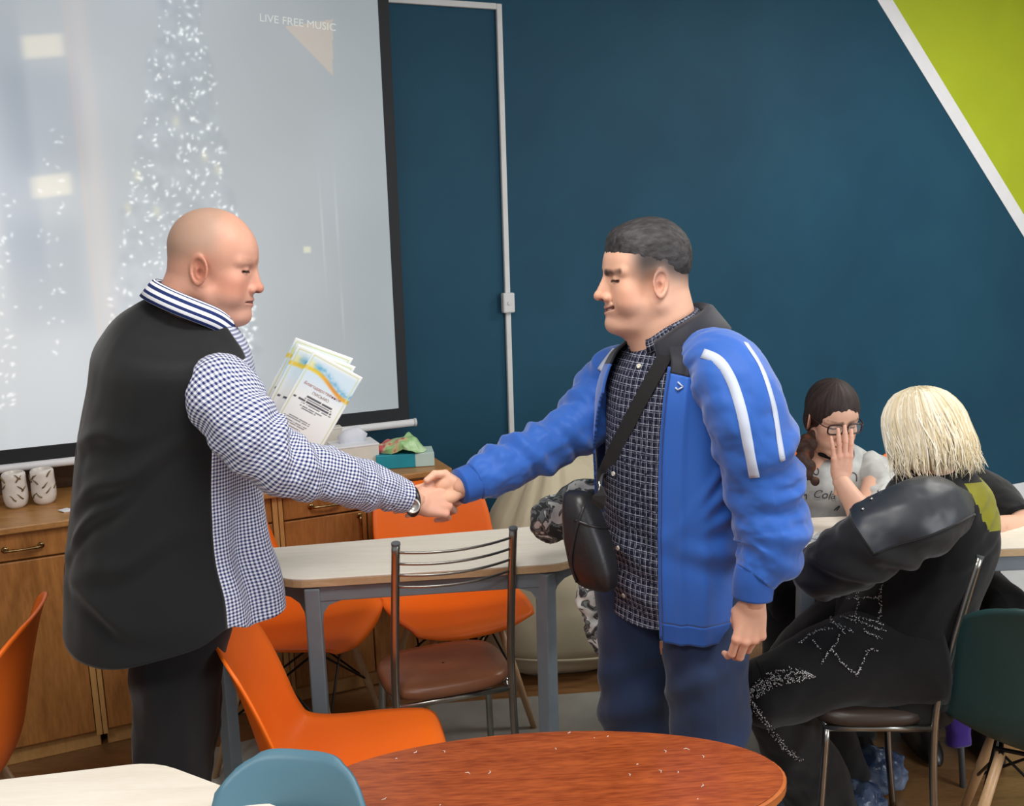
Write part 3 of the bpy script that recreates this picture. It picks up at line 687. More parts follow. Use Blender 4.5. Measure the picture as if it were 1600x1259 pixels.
def strip_on(surf, pix, width, off, thick, n=40):
    """a flat band following picture points over a surface; returns V,F of a thin solid ribbon"""
    C, N = [], []
    pts = crom(np.array([(x, y, 0) for x, y in pix], float), n)
    for p in pts:
        h = surf.px(p[0], p[1], off)
        if h: C.append(h[0]); N.append(h[1])
    C = np.array(C); N = unit(np.array(N))
    for _ in range(3): C[1:-1] = (C[:-2]+2*C[1:-1]+C[2:])/4; N[1:-1] = unit(N[:-2]+2*N[1:-1]+N[2:])
    T = unit(np.gradient(C, axis=0)); B = unit(np.cross(N, T)); w = np.broadcast_to(width, (len(C),))[:, None]/2
    rows = [C-B*w, C-B*w+N*thick, C+N*thick*1.25, C+B*w+N*thick, C+B*w]
    V = np.stack(rows, 1).reshape(-1, 3); m = 5
    F = [(i*m+j, (i+1)*m+j, (i+1)*m+(j+1) % m, i*m+(j+1) % m) for i in range(len(C)-1) for j in range(m)]+[(0, 1, 2, 3, 4), tuple((len(C)-1)*m+j for j in (4, 3, 2, 1, 0))]
    return V, F

# ------------------------------------------------------------------ heads (local cm: x face, y left, z up, origin between the ears)
def head_sdf(q):
    fat, smile, nk, dc = q.get('fat', 1), q.get('smile', 0), q.get('neck', 1), q.get('dc', 0)
    lean = q.get('lean', (-3.6, -17))
    def f(x, y, z):
        ay = np.abs(y); z = np.where(z < 0, z/.95, z)
        d = ell(x, y, z, (.6, 0, 4.6), (9.2, 7.5, 8.5))
        d = smin(d, ell(x, y, z, (4.3, 0, 4.0), (5.8, 6.2, 5.8)), 1.5)
        d = smin(d, ell(x, y, z, (4.2, 0, -2.6), (5.5, 5.9, 8.0)), 2.0)
        d = smin(d, cap(x, ay, z, (.6, 5.0, -4.6), (7.2, 1.5, -9.0), 1.9*fat, 1.8), 2.2)
        d = smin(d, sph(x, ay, z, (6.5, 4.2, -1.2), 1.9), 2.0)
        d = smin(d, sph(x, ay, z, (6.0, 3.7, -4.6+smile*.6), 2.4*fat), 2.2)
        d = smin(d, cap(x, ay, z, (9.0, 1.0, 3.3), (7.2, 4.7, 3.2), 1.0), 1.0)
        d = smax(d, -ell(x, ay, z, (10.6, 3.4, 1.5), (1.7, 1.7, 1.05)), .9)
        d = smin(d, sph(x, ay, z, (7.95, 3.1, 1.45), 1.32), .35)
        d = smax(d, -cap(x, ay, z, (9.4, 2.1, 1.15-.1*smile), (8.3, 4.5, 1.15), .16), .18)
        nl = q.get('nose', 0)
        d = smin(d, cap(x, y, z, (8.6, 0, 2.0), (9.6, 0, -2.0), .95, 1.5), .8)
        d = smin(d, cap(x, y, z, (9.5, 0, 2.3), (11.0+nl, 0, -1.9), .72, .95), .9)
        d = smin(d, sph(x, y, z, (11.2+nl, 0, -2.3), q.get('tip', 1.08)), .5)
        d = smin(d, sph(x, ay, z, (10.0+nl*.5, 1.3, -2.75), .92), .5)
        d = smax(d, -ell(x, ay, z, (11.0, .75, -3.35), (.75, .36, .4)), .25)
        d = smin(d, ell(x, y, z, (7.9, 0, -5.6), (2.4, 3.0, 2.5)), 1.5)
        d = smin(d, cap(x, ay, z, (10.15, 0, -5.0), (8.9, 2.3, -5.5+smile*.5), .5, .35), .4)
        d = smin(d, cap(x, ay, z, (10.0, 0, -6.3), (8.8, 2.1, -5.9+smile*.4), .58, .35), .4)
        d = smax(d, -cap(x, ay, z, (10.75, 0, -5.62-.1*smile), (9.2, 2.6+.3*smile, -5.6+smile*.75), .22+.14*smile), .25)
        d = smin(d, sph(x, y, z, (8.5, 0, -8.9), 1.9), 1.4)
        if dc: d = smin(d, ell(x, y, z, (4.6, 0, -9.4), (4.6, 4.6, 2.6*dc)), 2.2)
        if smile: d = smax(d, -cap(x, ay, z, (9.3, 2.3, -3.6), (8.0, 3.6, -6.4), .12), .5)
        d = smin(d, cap(x, y, z, (-2.0, 0, -2), (lean[0], 0, lean[1]), 5.6*nk, 6.3*nk), 2.5)
        d = smin(d, cap(x, y, z, (1.8, 0, -8), (lean[0]+3, 0, lean[1]), 4.6*nk, 5.4*nk), 2.5)
        # ear
        c_, s_ = math.cos(.42), math.sin(.42); ex = (x+.2)*1.18; ey = ay-7.05; ez = (z-.1)*1.08
        u = ex*c_-ey*s_; w = ex*s_*-1+ey*c_; u = ex*c_+ey*-s_; w = -ex*s_+ey*c_; v = ez+.12*ex
        W = 1.65*(1+.13*np.clip(v/3.2, -1, 1)); e = np.sqrt((u/W)**2+(v/3.15)**2)
        ear = ell(u, v, w, (.1, 0, 0), (1.6, 3.05, .5)); rim = np.sqrt(((e-.95)*1.9)**2+(w-.35)**2)-.36
        ear = smin(ear, rim, .25); ear = smax(ear, -ell(u, v, w, (.45, -.45, .75), (.8, 1.3, .75)), .2); ear = smax(ear, -ell(u, v, w, (0, 1.3, .6), (.75, 1.1, .35)), .25)
        d = smin(d, ear, .45)
        return d
    return f
def skin_paint(P, q):
    """skin colours in sRGB over head-local cm coordinates: brows, lips, lashes, stubble belong to the person; shade is painted into the hollows"""
    x, y, z = P.T; ay = np.abs(y); z = np.where(z < 0, z/.95, z); base = np.array(q['skin'], float); c = np.tile(base, (len(P), 1))
    red = np.array(q.get('red', (-6, -22, -22)), float)
    def add(w, col, k=1.0): c[:] = c*(1-(w*k)[:, None])+np.array(col, float)*(w*k)[:, None]
    n = fbm(P*.35)
    c += (n*4)[:, None]*np.array([1, 1, 1])
    w = np.exp(-((x-6.5)/3.0)**2-((ay-4.6)/2.6)**2-((z+2.6)/2.6)**2); c += w[:, None]*red*.8
    w = np.exp(-((x-11.4)/1.5)**2-(ay/1.6)**2-((z+2.3)/1.6)**2); c += w[:, None]*red
    w = smooth(6.6, 7.6, ay)*np.exp(-(x/3)**2-((z-.3)/3.2)**2); c += w[:, None]*red*1.1
    if 'stubble' in q:
        w = smooth(-3.6, -5.4, z)*smooth(.5, 3.5, x)*smooth(-12, -10, z); add(w, q['stubble'], .45)
    if 'scalp' in q:
        col, k, lo, hi, xf = q['scalp']
        w = smooth(lo, hi, z+.30*np.maximum(-x-1, 0)+.25*n)*smooth(xf+2.2, xf-2.2, x-.0*z)*(1-np.exp(-((x)/1.6)**2-((z-.2)/3.0)**2)*(ay > 5)); add(np.clip(w, 0, 1), col, k)
    if 'brow' in q:
        bz = q.get('browz', 3.5); br = cap(x, ay, z, (9.6, 1.2, bz), (7.8, 4.9, bz+.2), .34, .2); add(smooth(.75, .25, br+.25*n), q['brow'], q.get('browk', .85))
    lp = np.minimum(cap(x, ay, z, (10.15, 0, -5.05), (8.9, 2.2, -5.4), .5, .3), cap(x, ay, z, (10.0, 0, -6.25), (8.8, 2.0, -5.85), .55, .3)); add(smooth(.28, .05, lp), q.get('lip', (176, 108, 100)), .6)
    sm = q.get('smile', 0)
    mc = cap(x, ay, z, (10.4, 0, -5.62-.1*sm), (9.0, 2.6+.3*sm, -5.6+sm*.75), .2); add(smooth(.3, .05, mc), (96, 48, 44), .75)
    if sm: add(smooth(.12, .0, cap(x, ay, z, (10.0, 0, -5.5), (9.3, 1.7, -5.4), .2)), (225, 215, 200), .9)
    la = np.abs(z-1.2+.1*sm+.10*(ay-3.2)**2)+1.2*np.maximum(np.abs(ay-3.3)-1.15, 0)-.16; la = np.where(x > 6.5, la, 9); add(smooth(.22, .02, la), (52, 36, 32), .92)
    ex = (x+.2)*1.18; add(smooth(.8, .2, np.sqrt(((ex-.4)/.9)**2+((z+.3)/1.4)**2))*smooth(6.9, 7.2, ay)*smooth(8.6, 7.4, ay), base*np.array([.72, .55, .5]), .55)  # darker red painted into the ear hollow as shading
    add(smooth(.9, .2, cap(x, ay, z, (9.0, 2.2, 2.4), (8.2, 4.2, 2.4), .25)), base*.80, .45)  # shade painted between brow and lid
    add(smooth(.35, .0, ell(x, ay, z, (11.0, .75, -3.45), (.7, .36, .3))), (90, 48, 42), .8)  # nostril recesses painted dark for shade
    return np.clip(c, 0, 255)/255
def srgb2lin(c): return np.where(c <= .04045, c/12.92, ((c+.055)/1.055)**2.4)
def make_head(q, pos, R, scale=1.0, h=.21, zlo=-15.5):
    V, F = nets(head_sdf(q), (-9.6, -9.3, zlo), (13.4, 9.3, 13.6), h)
    col = srgb2lin(skin_paint(V, q)); W = np.array(pos)+(V*scale/100)@np.array(R).T
    return W, F, col
# ------------------------------------------------------------------ hands (local cm: x fingers, y thumb side, z back of hand, origin wrist)
FING = [((9.0, 3.0, .15), (4.5, 2.7, 2.3), .92), ((9.4, 1.0, .35), (5.0, 3.1, 2.4), .95), ((9.0, -1.0, .2), (4.6, 2.9, 2.4), .9), ((8.2, -2.85, -.15), (3.6, 2.2, 2.1), .8)]
def make_hand(pos, fx, bz, thumb_plus=True, flex=((20, 30, 20),)*4, spread=(6, 1, -3, -8), thumb=((3.0, 4.6, -1.2), (5.6, 6.2, -1.8), (7.8, 6.6, -2.4)), scale=.95, h=.2, skin=(214, 164, 138), arm=7.0, armr=2.7, red=(-4, -16, -16)):
    """bz = direction of the back of the hand; thumb_plus: thumb on bz x fx side"""
    fx = unit(fx); bz = unit(np.array(bz)-fx*(np.array(bz)@fx)); ty = np.cross(bz, fx); ty = ty if thumb_plus else -ty
    R = np.column_stack([fx, ty, bz]); chains = []; tips = []
    for (k, L, r), fl, sp in zip(FING, flex, spread):
        p = np.array(k, float); pts = [p.copy()]; a = 0; s = rad(sp)
        for l_, b in zip(L, fl):
            a += rad(b); p = p+l_*np.array([math.cos(a)*math.cos(s), math.cos(a)*math.sin(s), -math.sin(a)]); pts.append(p.copy())
        chains.append((pts, r)); tips.append((pts[-2], pts[-1], a, s))
    tp = [np.array((1.8, 2.0, -.9))]+[np.array(t, float) for t in thumb]
    def f(x, y, z):
        d = None
        for (k, L, r) in FING:
            e = cap(x, y, z, (.8, k[1]*.55, -.1), k, 1.25, 1.05); d = e if d is None else smin(d, e, 1.1)
        d = smin(d, ell(x, y, z, (4.2, 2.0, -1.1), (3.4, 2.0, 1.5)), 1.0)
        d = smin(d, ell(x, y, z, (4.2, -1.9, -.9), (3.6, 1.7, 1.4)), 1.0)
        zz = z*1.28
        d = smin(d, cap(x, y, zz, (-arm, 0, 0), (1.2, 0, 0), armr, 2.35), 1.2)
        fin = None
        for pts, r in chains:
            g = cap(x, y, z, pts[0], pts[1], r*1.06, r*.97)
            g = smin(g, cap(x, y, z, pts[1], pts[2], r*.98, r*.86), .25); g = smin(g, cap(x, y, z, pts[2], pts[3], r*.87, r*.72), .25)
            fin = g if fin is None else smin(fin, g, .12)
        d = smin(d, fin, .55)
        g = cap(x, y, z, tp[0], tp[1], 1.35, 1.15); g = smin(g, cap(x, y, z, tp[1], tp[2], 1.08, 1.0), .3); g = smin(g, cap(x, y, z, tp[2], tp[3], 1.0, .82), .3)
        return smin(d, g, .6)
    A = np.array([c for pts, _ in chains for c in pts]+tp+[(-arm-.5, -3, -2.5), (0, 3, 2.5)]); lo, hi = A.min(0)-1.7, A.max(0)+1.7; lo[0] = max(lo[0], -arm)
    V, F = nets(f, lo, hi, h)
    c = np.tile(np.array(skin, float), (len(V), 1)); c += (fbm(V*.5)*4)[:, None]
    for pts, r in chains:
        for j, k in ((0, 1.0), (1, .8), (3, .6)): c += (np.exp(-np.sum((V-pts[j])**2, 1)/1.4)*k)[:, None]*np.array(red)
    nails = [(p0, p1, r) for (p0, p1, a, s), (_, r) in zip(tips, chains)]+[(tp[2], tp[3], 1.0)]
    for p0, p1, r in nails:
        d = unit(p1-p0); up = np.array([0, 0, 1.]) if abs(d[2]) < .9 else np.array([1., 0, 0])
        up = unit(up-d*(up@d)) if p1 is not tp[3] else unit(np.cross(d, (0, 0, 1.))*-.4+np.array([0, .3, .9])); ctr = p1+up*r*.75-d*.2
        w = np.exp(-(np.sum((V-ctr)**2, 1)/(.62*r)**2)**2); c = c*(1-.6*w[:, None])+.6*w[:, None]*np.array([232, 188, 172.])
    if not thumb_plus: F = F[:, ::-1]
    return np.array(pos)+(V*scale/100)@R.T, F, srgb2lin(np.clip(c, 0, 255)/255), R
def core(caps_, h=.014, skin=(214, 164, 138)):
    """inner body of tapered limbs in world metres, blended to one surface"""
    def f(x, y, z):
        d = None
        for a, b, ra, rb in caps_:
            e = cap(x, y, z, a, b, ra, rb); d = e if d is None else smin(d, e, .03)
        return d
    A = np.array([p for c in caps_ for p in c[:2]]); V, F = nets(f, A.min(0)-.13, A.max(0)+.13, h)
    return V, F, np.tile(srgb2lin(np.array(skin, float)/255), (len(V), 1))
def join(parts):
    V, F, C, n = [], [], [], 0
    for v, f, c in parts: V.append(v); F += [tuple(int(i)+n for i in q) for q in f]; C.append(c); n += len(v)
    return np.concatenate(V), F, np.concatenate(C)
# ------------------------------------------------------------------ clothing
def torso_rings(rows, Y, face, n=90, seg=120, e=.9, disp=None, grow=0.0, hem=None, th0=-PI, th1=PI, slope=0.0):
    """rows: (py, px_left, px_right, a/b ratio[, dY]) silhouette of the torso at depth Y; face = heading angle.
    theta 0 = front, +90deg = the wearer's left. Returns V,F,uv,theta,t grids"""
    R = []
    for row in rows:
        py, l, r, ra = row[:4]; y0 = Y+(row[4] if len(row) > 4 else 0)
        A = aty(l, py, y0); B = aty(r, py, y0); R.append(((A[0]+B[0])/2, y0, (A[2]+B[2])/2, abs(B[0]-A[0])/2, ra))
    R = crom(np.array(R), n)[::-1]            # bottom to top
    if R[0, 2] > R[-1, 2]: R = R[::-1]
    th = np.linspace(th0, th1, seg); fx, fy = math.cos(face), math.sin(face); lx, ly = -fy, fx
    b = (R[:, 3]/np.sqrt(fx*fx+(R[:, 4]*fy)**2))[:, None]+grow; a = (R[:, 3]/np.sqrt(fx*fx+(R[:, 4]*fy)**2)*R[:, 4])[:, None]+grow
    ct, st = np.cos(th), np.sin(th); ct = np.sign(ct)*abs(ct)**e; st = np.sign(st)*abs(st)**e
    x = b*ct[None]; y = a*st[None]; t = np.linspace(0, 1, n)[:, None]+0*th[None]; TH = th[None]+0*t
    Z = R[:, 2][:, None]+0*TH
    if hem is not None: Z = Z+hem(TH)*np.clip(1-t/.35, 0, 1)**1.5
    if slope: Z = Z-slope*np.sin(TH)**2*smooth(.72, .9, t)
    if disp is not None:
        L = np.sqrt(x*x+y*y); k = 1+disp(TH, Z, t)/np.maximum(L, .02); x = x*k; y = y*k
    V = np.stack([R[:, 0][:, None]+x*fx+y*lx, R[:, 1][:, None]+x*fy+y*ly, Z], -1)
    UVc = np.stack([TH*.2, Z], -1)
    idx = np.arange(n*seg).reshape(n, seg); F = np.stack([idx[:-1, :-1], idx[:-1, 1:], idx[1:, 1:], idx[1:, :-1]], -1)
    return V.reshape(-1, 3), F, UVc.reshape(-1, 2), TH, t
def sleeve(rows, ref=(0, 0, 1), n=90, seg=64, folds=(), noise=.004, seed=0, squash=1.0):
    """rows: (px, py, Y, radius_m); a tube of cloth with creases. Returns V,F,uv and the ring data"""
    P = crom(np.array([np.append(aty(x, y, Y), r) for x, y, Y, r in rows]), n); L = np.sum(np.linalg.norm(np.diff(P[:, :3], axis=0), axis=1))
    def disp(S, TH):
        d = 0*S
        for s0, tilt, t0, w, A in folds:
            g = S/L-s0-tilt*np.sin(TH-t0); d = d+A*(np.exp(-(g/w)**2)-.7*np.exp(-((g-w*1.7)/(w*.8))**2))*(.5+.5*np.cos(TH-t0))
        Q = np.stack([np.cos(TH)*1.6, np.sin(TH)*1.6, S*22+seed], -1)
        return d+noise*fbm(Q, 3)
    V, F, uv = tube_mesh(P[:, :3], P[:, 3], P[:, 3]*squash, ref=ref, seg=seg, uvs=True, disp=disp)
    return V, F, uv, P
def subset(V, F, uv, keep):
    """keep only the faces flagged, with compacted vertices"""
    F = np.asarray(F)[keep]; u, inv = np.unique(F, return_inverse=True); return V[u], inv.reshape(F.shape), (uv[u] if uv is not None else None)
def weld(o):
    bm = bmesh.new(); bm.from_mesh(o.data); bmesh.ops.remove_doubles(bm, verts=bm.verts[:], dist=2e-4); bm.to_mesh(o.data); bm.free(); return o
def thicken(o, t, off=-1):
    s = o.modifiers.new('cloth_thickness', 'SOLIDIFY'); s.thickness = t; s.offset = off; return o
def collar(center, axis, front, prof, g0=.35, g1=None, n=60, ell_=1.0, wave=0.0):
    """turned collar: prof = [(radius, height)], open at the front by half-angle g0"""
    R = basis(front-np.array(axis)*(np.array(front)@unit(axis)), axis); g1 = g0 if g1 is None else g1; th = np.linspace(g0, 2*PI-g1, n); V = []
    for r, hh in prof:
        for a in th:
            drop = -.015*np.exp(-((a-g0)/.5)**2)-.015*np.exp(-((2*PI-g1-a)/.5)**2)
            V.append(np.array(center)+R@np.array([r*ell_*math.cos(a), r*math.sin(a), hh+drop+wave*math.sin(a*5)]))
    m = len(prof); F = [(i*n+j, i*n+j+1, (i+1)*n+j+1, (i+1)*n+j) for i in range(m-1) for j in range(n-1)]
    uv = np.array([(a*.07, k*.02) for k in range(m) for a in th]); return np.array(V), F, uv
def trouser_leg(rows, n=70, seg=48, folds=(), seed=0, noise=.006):
    """rows: world (x,y,z,r)"""
    P = crom(np.array(rows, float), n); L = abs(P[0, 2]-P[-1, 2])+1e-6
    def disp(S, TH):
        d = noise*fbm(np.stack([np.cos(TH)*1.3, np.sin(TH)*1.3, S*12+seed], -1), 3)
        for s0, tilt, t0, w, A in folds:
            g = S/S.max()-s0-tilt*np.sin(TH-t0); d = d+A*(np.exp(-(g/w)**2)-.6*np.exp(-((g-w*1.6)/w)**2))*(.5+.5*np.cos(TH-t0))
        return d
    V, F, uv = tube_mesh(P[:, :3], P[:, 3], P[:, 3], ref=(0, -1, 0), seg=seg, uvs=True, disp=disp); return V, F, uv
def make_shoe(name, ankle, heading, mat, parent, L=.28):
    """a low shoe: foot outline swept upward"""
    f = np.array([math.cos(heading), math.sin(heading)]); l = np.array([-f[1], f[0]]); V = []
    t = np.linspace(0, 2*PI, 36, endpoint=False)
    for z, k, fr in ((0.0135, .94, 1), (.02, 1, 1), (.035, .98, .97), (.055, .86, .80), (.075, .72, .55), (.095, .62, .36), (.10, .3, .3)):
        xx = np.where(np.cos(t) > 0, np.cos(t)*(L*.70*fr), np.cos(t)*L*.28*(.7+.3*k)); yy = np.sin(t)*.048*k*(1+.12*np.cos(t))
        V.append(np.column_stack([ankle[0]+xx*f[0]+yy*l[0], ankle[1]+xx*f[1]+yy*l[1], np.full(36, z)]))
    V = np.concatenate(V); m = 7; F = [(i*36+j, i*36+(j+1) % 36, (i+1)*36+(j+1) % 36, (i+1)*36+j) for i in range(m-1) for j in range(36)]+[tuple(range(36))[::-1], tuple(6*36+j for j in range(36))]
    return wobj(name, V, F, mat, parent)
def strands(name, roots, tips_fn, n, mat, parent, r=.0016, seg=10, col=None, seed=1):
    """many thin tapered locks; tips_fn(rs,i) -> control points"""
    rs = np.random.RandomState(seed); V, F, C, k = [], [], [], 0
    for i in range(n):
        P = crom(np.array(tips_fn(rs, i)), seg); rr = r*rs.uniform(.6, 1.5)*np.interp(np.linspace(0, 1, seg), [0, .15, .8, 1], [.7, 1, .8, .15])
        v, f = tube_mesh(P, rr, rr, seg=4, cap=False, ref=(.3, -.8, .5)); V.append(v); F += [tuple(a+k for a in q) for q in f]; k += len(v)
        if col is not None: c = np.array(col[0])+(np.array(col[1])-np.array(col[0]))*rs.rand(); C.append(np.tile(srgb2lin(c/255.), (len(v), 1)))
    return wobj(name, np.concatenate(V), F, mat, parent, col=np.concatenate(C) if col is not None else None)
# cloth patterns in garment metres
def gingham(name, light, dark, period=.009):
    t = NT(name); uv = t.n('ShaderNodeUVMap'); sp = t.n('ShaderNodeSeparateXYZ', Vector=uv)
    wob = t.n('ShaderNodeTexNoise', Vector=t.obj(), Scale=30.0)
    def band(k):
        w = t.math('MULTIPLY', wob, .0016); x = t.math('ADD', (sp, k), w)
        x = t.math('FRACT', t.math('DIVIDE', x, period)); a = t.math('ABSOLUTE', t.math('SUBTRACT', x, .5)); return t.n('ShaderNodeMapRange', Value=a, i1=.2, i2=.3)
    s = t.math('MULTIPLY', t.math('ADD', band(0), band(1)), .5)
    mid = tuple(.42*a+.58*b for a, b in zip(light, dark))[:3]+(1,)
    t.set(Base_Color=t.ramp(s, [(0, light), (.5, mid), (1, dark)]), Roughness=.85, Specular_IOR_Level=.2, Sheen_Weight=.1); return t.m
def line_grid(name, base, line, px_, pz_, w=.0016):
    t = NT(name); uv = t.n('ShaderNodeUVMap'); sp = t.n('ShaderNodeSeparateXYZ', Vector=uv); wob = t.n('ShaderNodeTexNoise', Vector=t.obj(), Scale=24.0)
    def ln(k, p, w_, o=0.0):
        x = t.math('ADD', t.math('ADD', (sp, k), o), t.math('MULTIPLY', wob, .003)); x = t.math('FRACT', t.math('DIVIDE', x, p)); a = t.math('ABSOLUTE', t.math('SUBTRACT', x, .5)); return t.math('LESS_THAN', a, w_/p*.5)
    f = t.math('MAXIMUM', ln(0, px_, w), ln(1, pz_, w)); f2 = t.math('MAXIMUM', ln(0, px_, w*.7, px_*.28), ln(1, pz_, w*.7, pz_*.28))
    brk = t.n('ShaderNodeTexNoise', Vector=t.obj(), Scale=160.0); f = t.math('MULTIPLY', t.math('MAXIMUM', f, t.math('MULTIPLY', f2, .55)), t.n('ShaderNodeMapRange', Value=brk, i1=.3, i2=.55))
    t.set(Base_Color=t.mix(f, base, line), Roughness=.8, Specular_IOR_Level=.25); return t.m

def stripes(name, a, b, period):
    t = NT(name); uv = t.n('ShaderNodeUVMap'); sp = t.n('ShaderNodeSeparateXYZ', Vector=uv); x = t.math('FRACT', t.math('DIVIDE', (sp, 1), period)); f = t.math('LESS_THAN', x, .48)
    t.set(Base_Color=t.mix(f, a, b), Roughness=.85, Specular_IOR_Level=.2); return t.m
# ================================================================== the two men
M_skin = vcol('skin', .52, sss=.12, spec=.35, bump=.05)
M_blackcloth = fabric('black_cloth', lin(15, 17, 20), var=.1, big=3)
M_blacktrs = fabric('black_trousers', lin(24, 25, 28), var=.1)
M_ging = gingham('navy_gingham', lin(228, 232, 244), lin(30, 44, 104), .0076)
M_stripe = stripes('collar_stripe', lin(236, 239, 246), lin(36, 52, 104), .0060)
M_shoe = plain('black_leather', lin(26, 24, 24), .35)
SK1 = dict(skin=(208, 156, 134), red=(-6, -26, -26), fat=1.08, dc=1.0, neck=1.06, tip=1.15, brow=(150, 112, 92), browk=.45, lip=(186, 118, 108), scalp=((154, 136, 120), .55, .5, 6.0, 3.0), stubble=(196, 150, 132), lean=(-5.0, -16))
# ---- man in the black-backed shirt
FA = rad(24); fL = np.array([math.cos(FA), math.sin(FA), 0]); YL = 2.05
head_p = aty(323, 421, YL+.02)
hf = np.array([math.cos(rad(4)), math.sin(rad(4)), -.20])
RH = basis(hf)
parts = [make_head(SK1, head_p, RH, 1.0)]
hp1, hp2 = aty(648, 783, 2.045), aty(690, 782, 2.075)
hdx = hp2-hp1
h1 = make_hand(hp1, hdx+np.array([0, 0, -.004]), (-.10, -.86, .48), thumb_plus=True, flex=((26, 46, 26), (36, 48, 28), (46, 46, 30), (54, 44, 30)), spread=(3, 0, -3, -6), thumb=((4.2, 4.5, -.6), (7.2, 5.2, -1.6), (9.6, 4.6, -2.6)), scale=.90, skin=(220, 168, 144), arm=6)
parts.append(h1[:3])
# far hand that holds the papers
hL = aty(408, 722, 2.31)
h2 = make_hand(hL, (.55, -.25, .35), (-.2, .75, -.3), thumb_plus=True, flex=((35, 45, 30),)*4, thumb=((3.6, 4.0, -1.6), (6.6, 4.2, -2.8), (8.8, 3.4, -3.4)), skin=(214, 160, 136), h=.26)
parts.append(h2[:3])
nb = head_p+np.array([-.04, -.01, -.13])
sh_r, sh_l = aty(318, 606, 1.99), aty(250, 560, 2.22)
el_r = aty(432, 722, 1.88); el_l = aty(330, 760, 2.36)
hipc = np.array([-.76, 2.05, .90])
parts.append(core([(nb, nb+np.array([-.06, 0, -.2]), .06, .10), (nb+np.array([-.06, 0, -.2]), hipc, .13, .14), (sh_r, sh_l, .04, .04), (sh_r, el_r, .04, .036), (el_r, hp1, .036, .026), (sh_l, el_l, .045, .038), (el_l, hL, .036, .026),
    (hipc, (-.73, 1.985, .84), .1, .07), ((-.73, 1.985, .84), (-.785, 1.975, .48), .065, .05), ((-.785, 1.975, .48), (-.83, 1.97, .10), .05, .035), (hipc, (-.82, 2.12, .84), .1, .07), ((-.82, 2.12, .84), (-.815, 2.135, .48), .065, .05), ((-.815, 2.135, .48), (-.88, 2.13, .10), .05, .035)]))
V, F, C = join(parts)
pL = wobj('person', V, F, M_skin, origin=(-.80, 2.05, 0), col=C)
tag(pL, 'balding man in a black-backed checked shirt holding papers and shaking hands', 'person', 'people in the room')
def dispL(TH, Z, t):
    front = np.exp(-((TH+.9)/.16)**2)*-.022+np.exp(-((TH+.55)/.2)**2)*.012+np.exp(-((TH+1.25)/.14)**2)*-.008
    d = front*smooth(.62, .2, t)
    P = np.stack([np.cos(TH)*1.5, np.sin(TH)*1.5, Z*3.0], -1); d += .008*fbm(P+4)
    # drag lines across the back from the armhole
    for z0, sl, w, A, tc in ((1.19, .10, .020, .010, -2.2), (1.12, .16, .018, .009, -2.35), (1.03, .08, .022, .007, -2.0), (.93, -.10, .024, .007, -2.3), (1.27, .03, .02, .007, -2.5)):
        g = Z-z0-sl*(TH-tc)-.01*np.sin(TH*7); d += A*(np.exp(-(g/w)**2)-.7*np.exp(-((g+w*1.6)/w)**2))*np.exp(-((TH-tc)/.55)**2)
    return d
rowsL = [(458, 244, 322, 1.0, .0), (472, 216, 336, 1.05), (490, 186, 350, 1.2), (514, 162, 370, 1.36), (548, 141, 392, 1.44), (600, 134, 402, 1.4), (680, 123, 402, 1.28), (760, 118, 404, 1.2), (840, 112, 414, 1.15), (900, 109, 434, 1.12), (945, 108, 442, 1.1)]
V, F, uv, TH, tt = torso_rings(rowsL, YL, FA, n=130, seg=200, disp=dispL, slope=.045, hem=lambda th: -.035*np.exp(-((np.abs(th)-2.4)/.7)**2)+.022*np.exp(-((np.abs(th)-1.24)/.2)**2)-.004*np.exp(-((np.abs(th)-.9)/.25)**2)+.012*np.exp(-(th/.6)**2))
thc = (TH[:-1, :-1]+TH[1:, 1:])/2; back = (np.abs(thc) > 1.24).ravel() | ((tt[:-1, :-1].ravel() > .80) & (np.abs(thc).ravel() > .55)); F2 = F.reshape(-1, 4)
SL = Surf(V, F2)
a = subset(V, F2, uv, back); sp_ = wobj('shirt_back_panel', a[0], a[1], M_blackcloth, pL, uv=a[2]); weld(sp_); thicken(sp_, .004); sp_['label'] = 'plain black back panel'
a = subset(V, F2, uv, ~back); sf_ = wobj('shirt_front_panel', a[0], a[1], M_ging, pL, uv=a[2]); thicken(sf_, .003); sf_['label'] = 'navy and white checked front panel'
fold1 = [(.36, .05, 1.2, .03, .010), (.44, .06, 1.0, .028, .011), (.50, -.05, 3.6, .025, .009), (.57, .05, 1.3, .028, .009), (.64, .05, 4.2, .03, .008), (.74, .05, 1.0, .03, .006), (.28, .06, 3.2, .03, .008), (.86, .03, 2.2, .025, .006), (.16, .05, .6, .04, .006)]
V, F, uv, P1 = sleeve([(322, 590, 1.98, .058), (348, 614, 1.895, .071), (373, 654, 1.862, .073), (405, 694, 1.858, .069), (442, 722, 1.875, .063), (500, 740, 1.92, .057), (570, 757, 1.98, .051), (608, 768, 2.008, .043), (628, 774, 2.024, .034)], folds=fold1, n=140, seg=80, noise=.005)
wobj('shirt_sleeve', V, F, M_ging, pL, uv=uv)
# armhole seam
m = MB(); C_ = P1[int(.06*140)]; 
V, F, uv, P = sleeve([(612, 770, 2.010, .0385), (622, 773, 2.018, .0375), (634, 776, 2.030, .0365)], n=10, noise=.001); c_ = wobj('cuff', V, F, M_ging, pL, uv=uv)
V, F, uv, P = sleeve([(255, 565, 2.20, .07), (262, 640, 2.30, .075), (300, 735, 2.38, .062), (345, 735, 2.36, .052), (420, 695, 2.29, .036)], n=50, seg=40); wobj('shirt_sleeve', V, F, M_ging, pL, uv=uv)
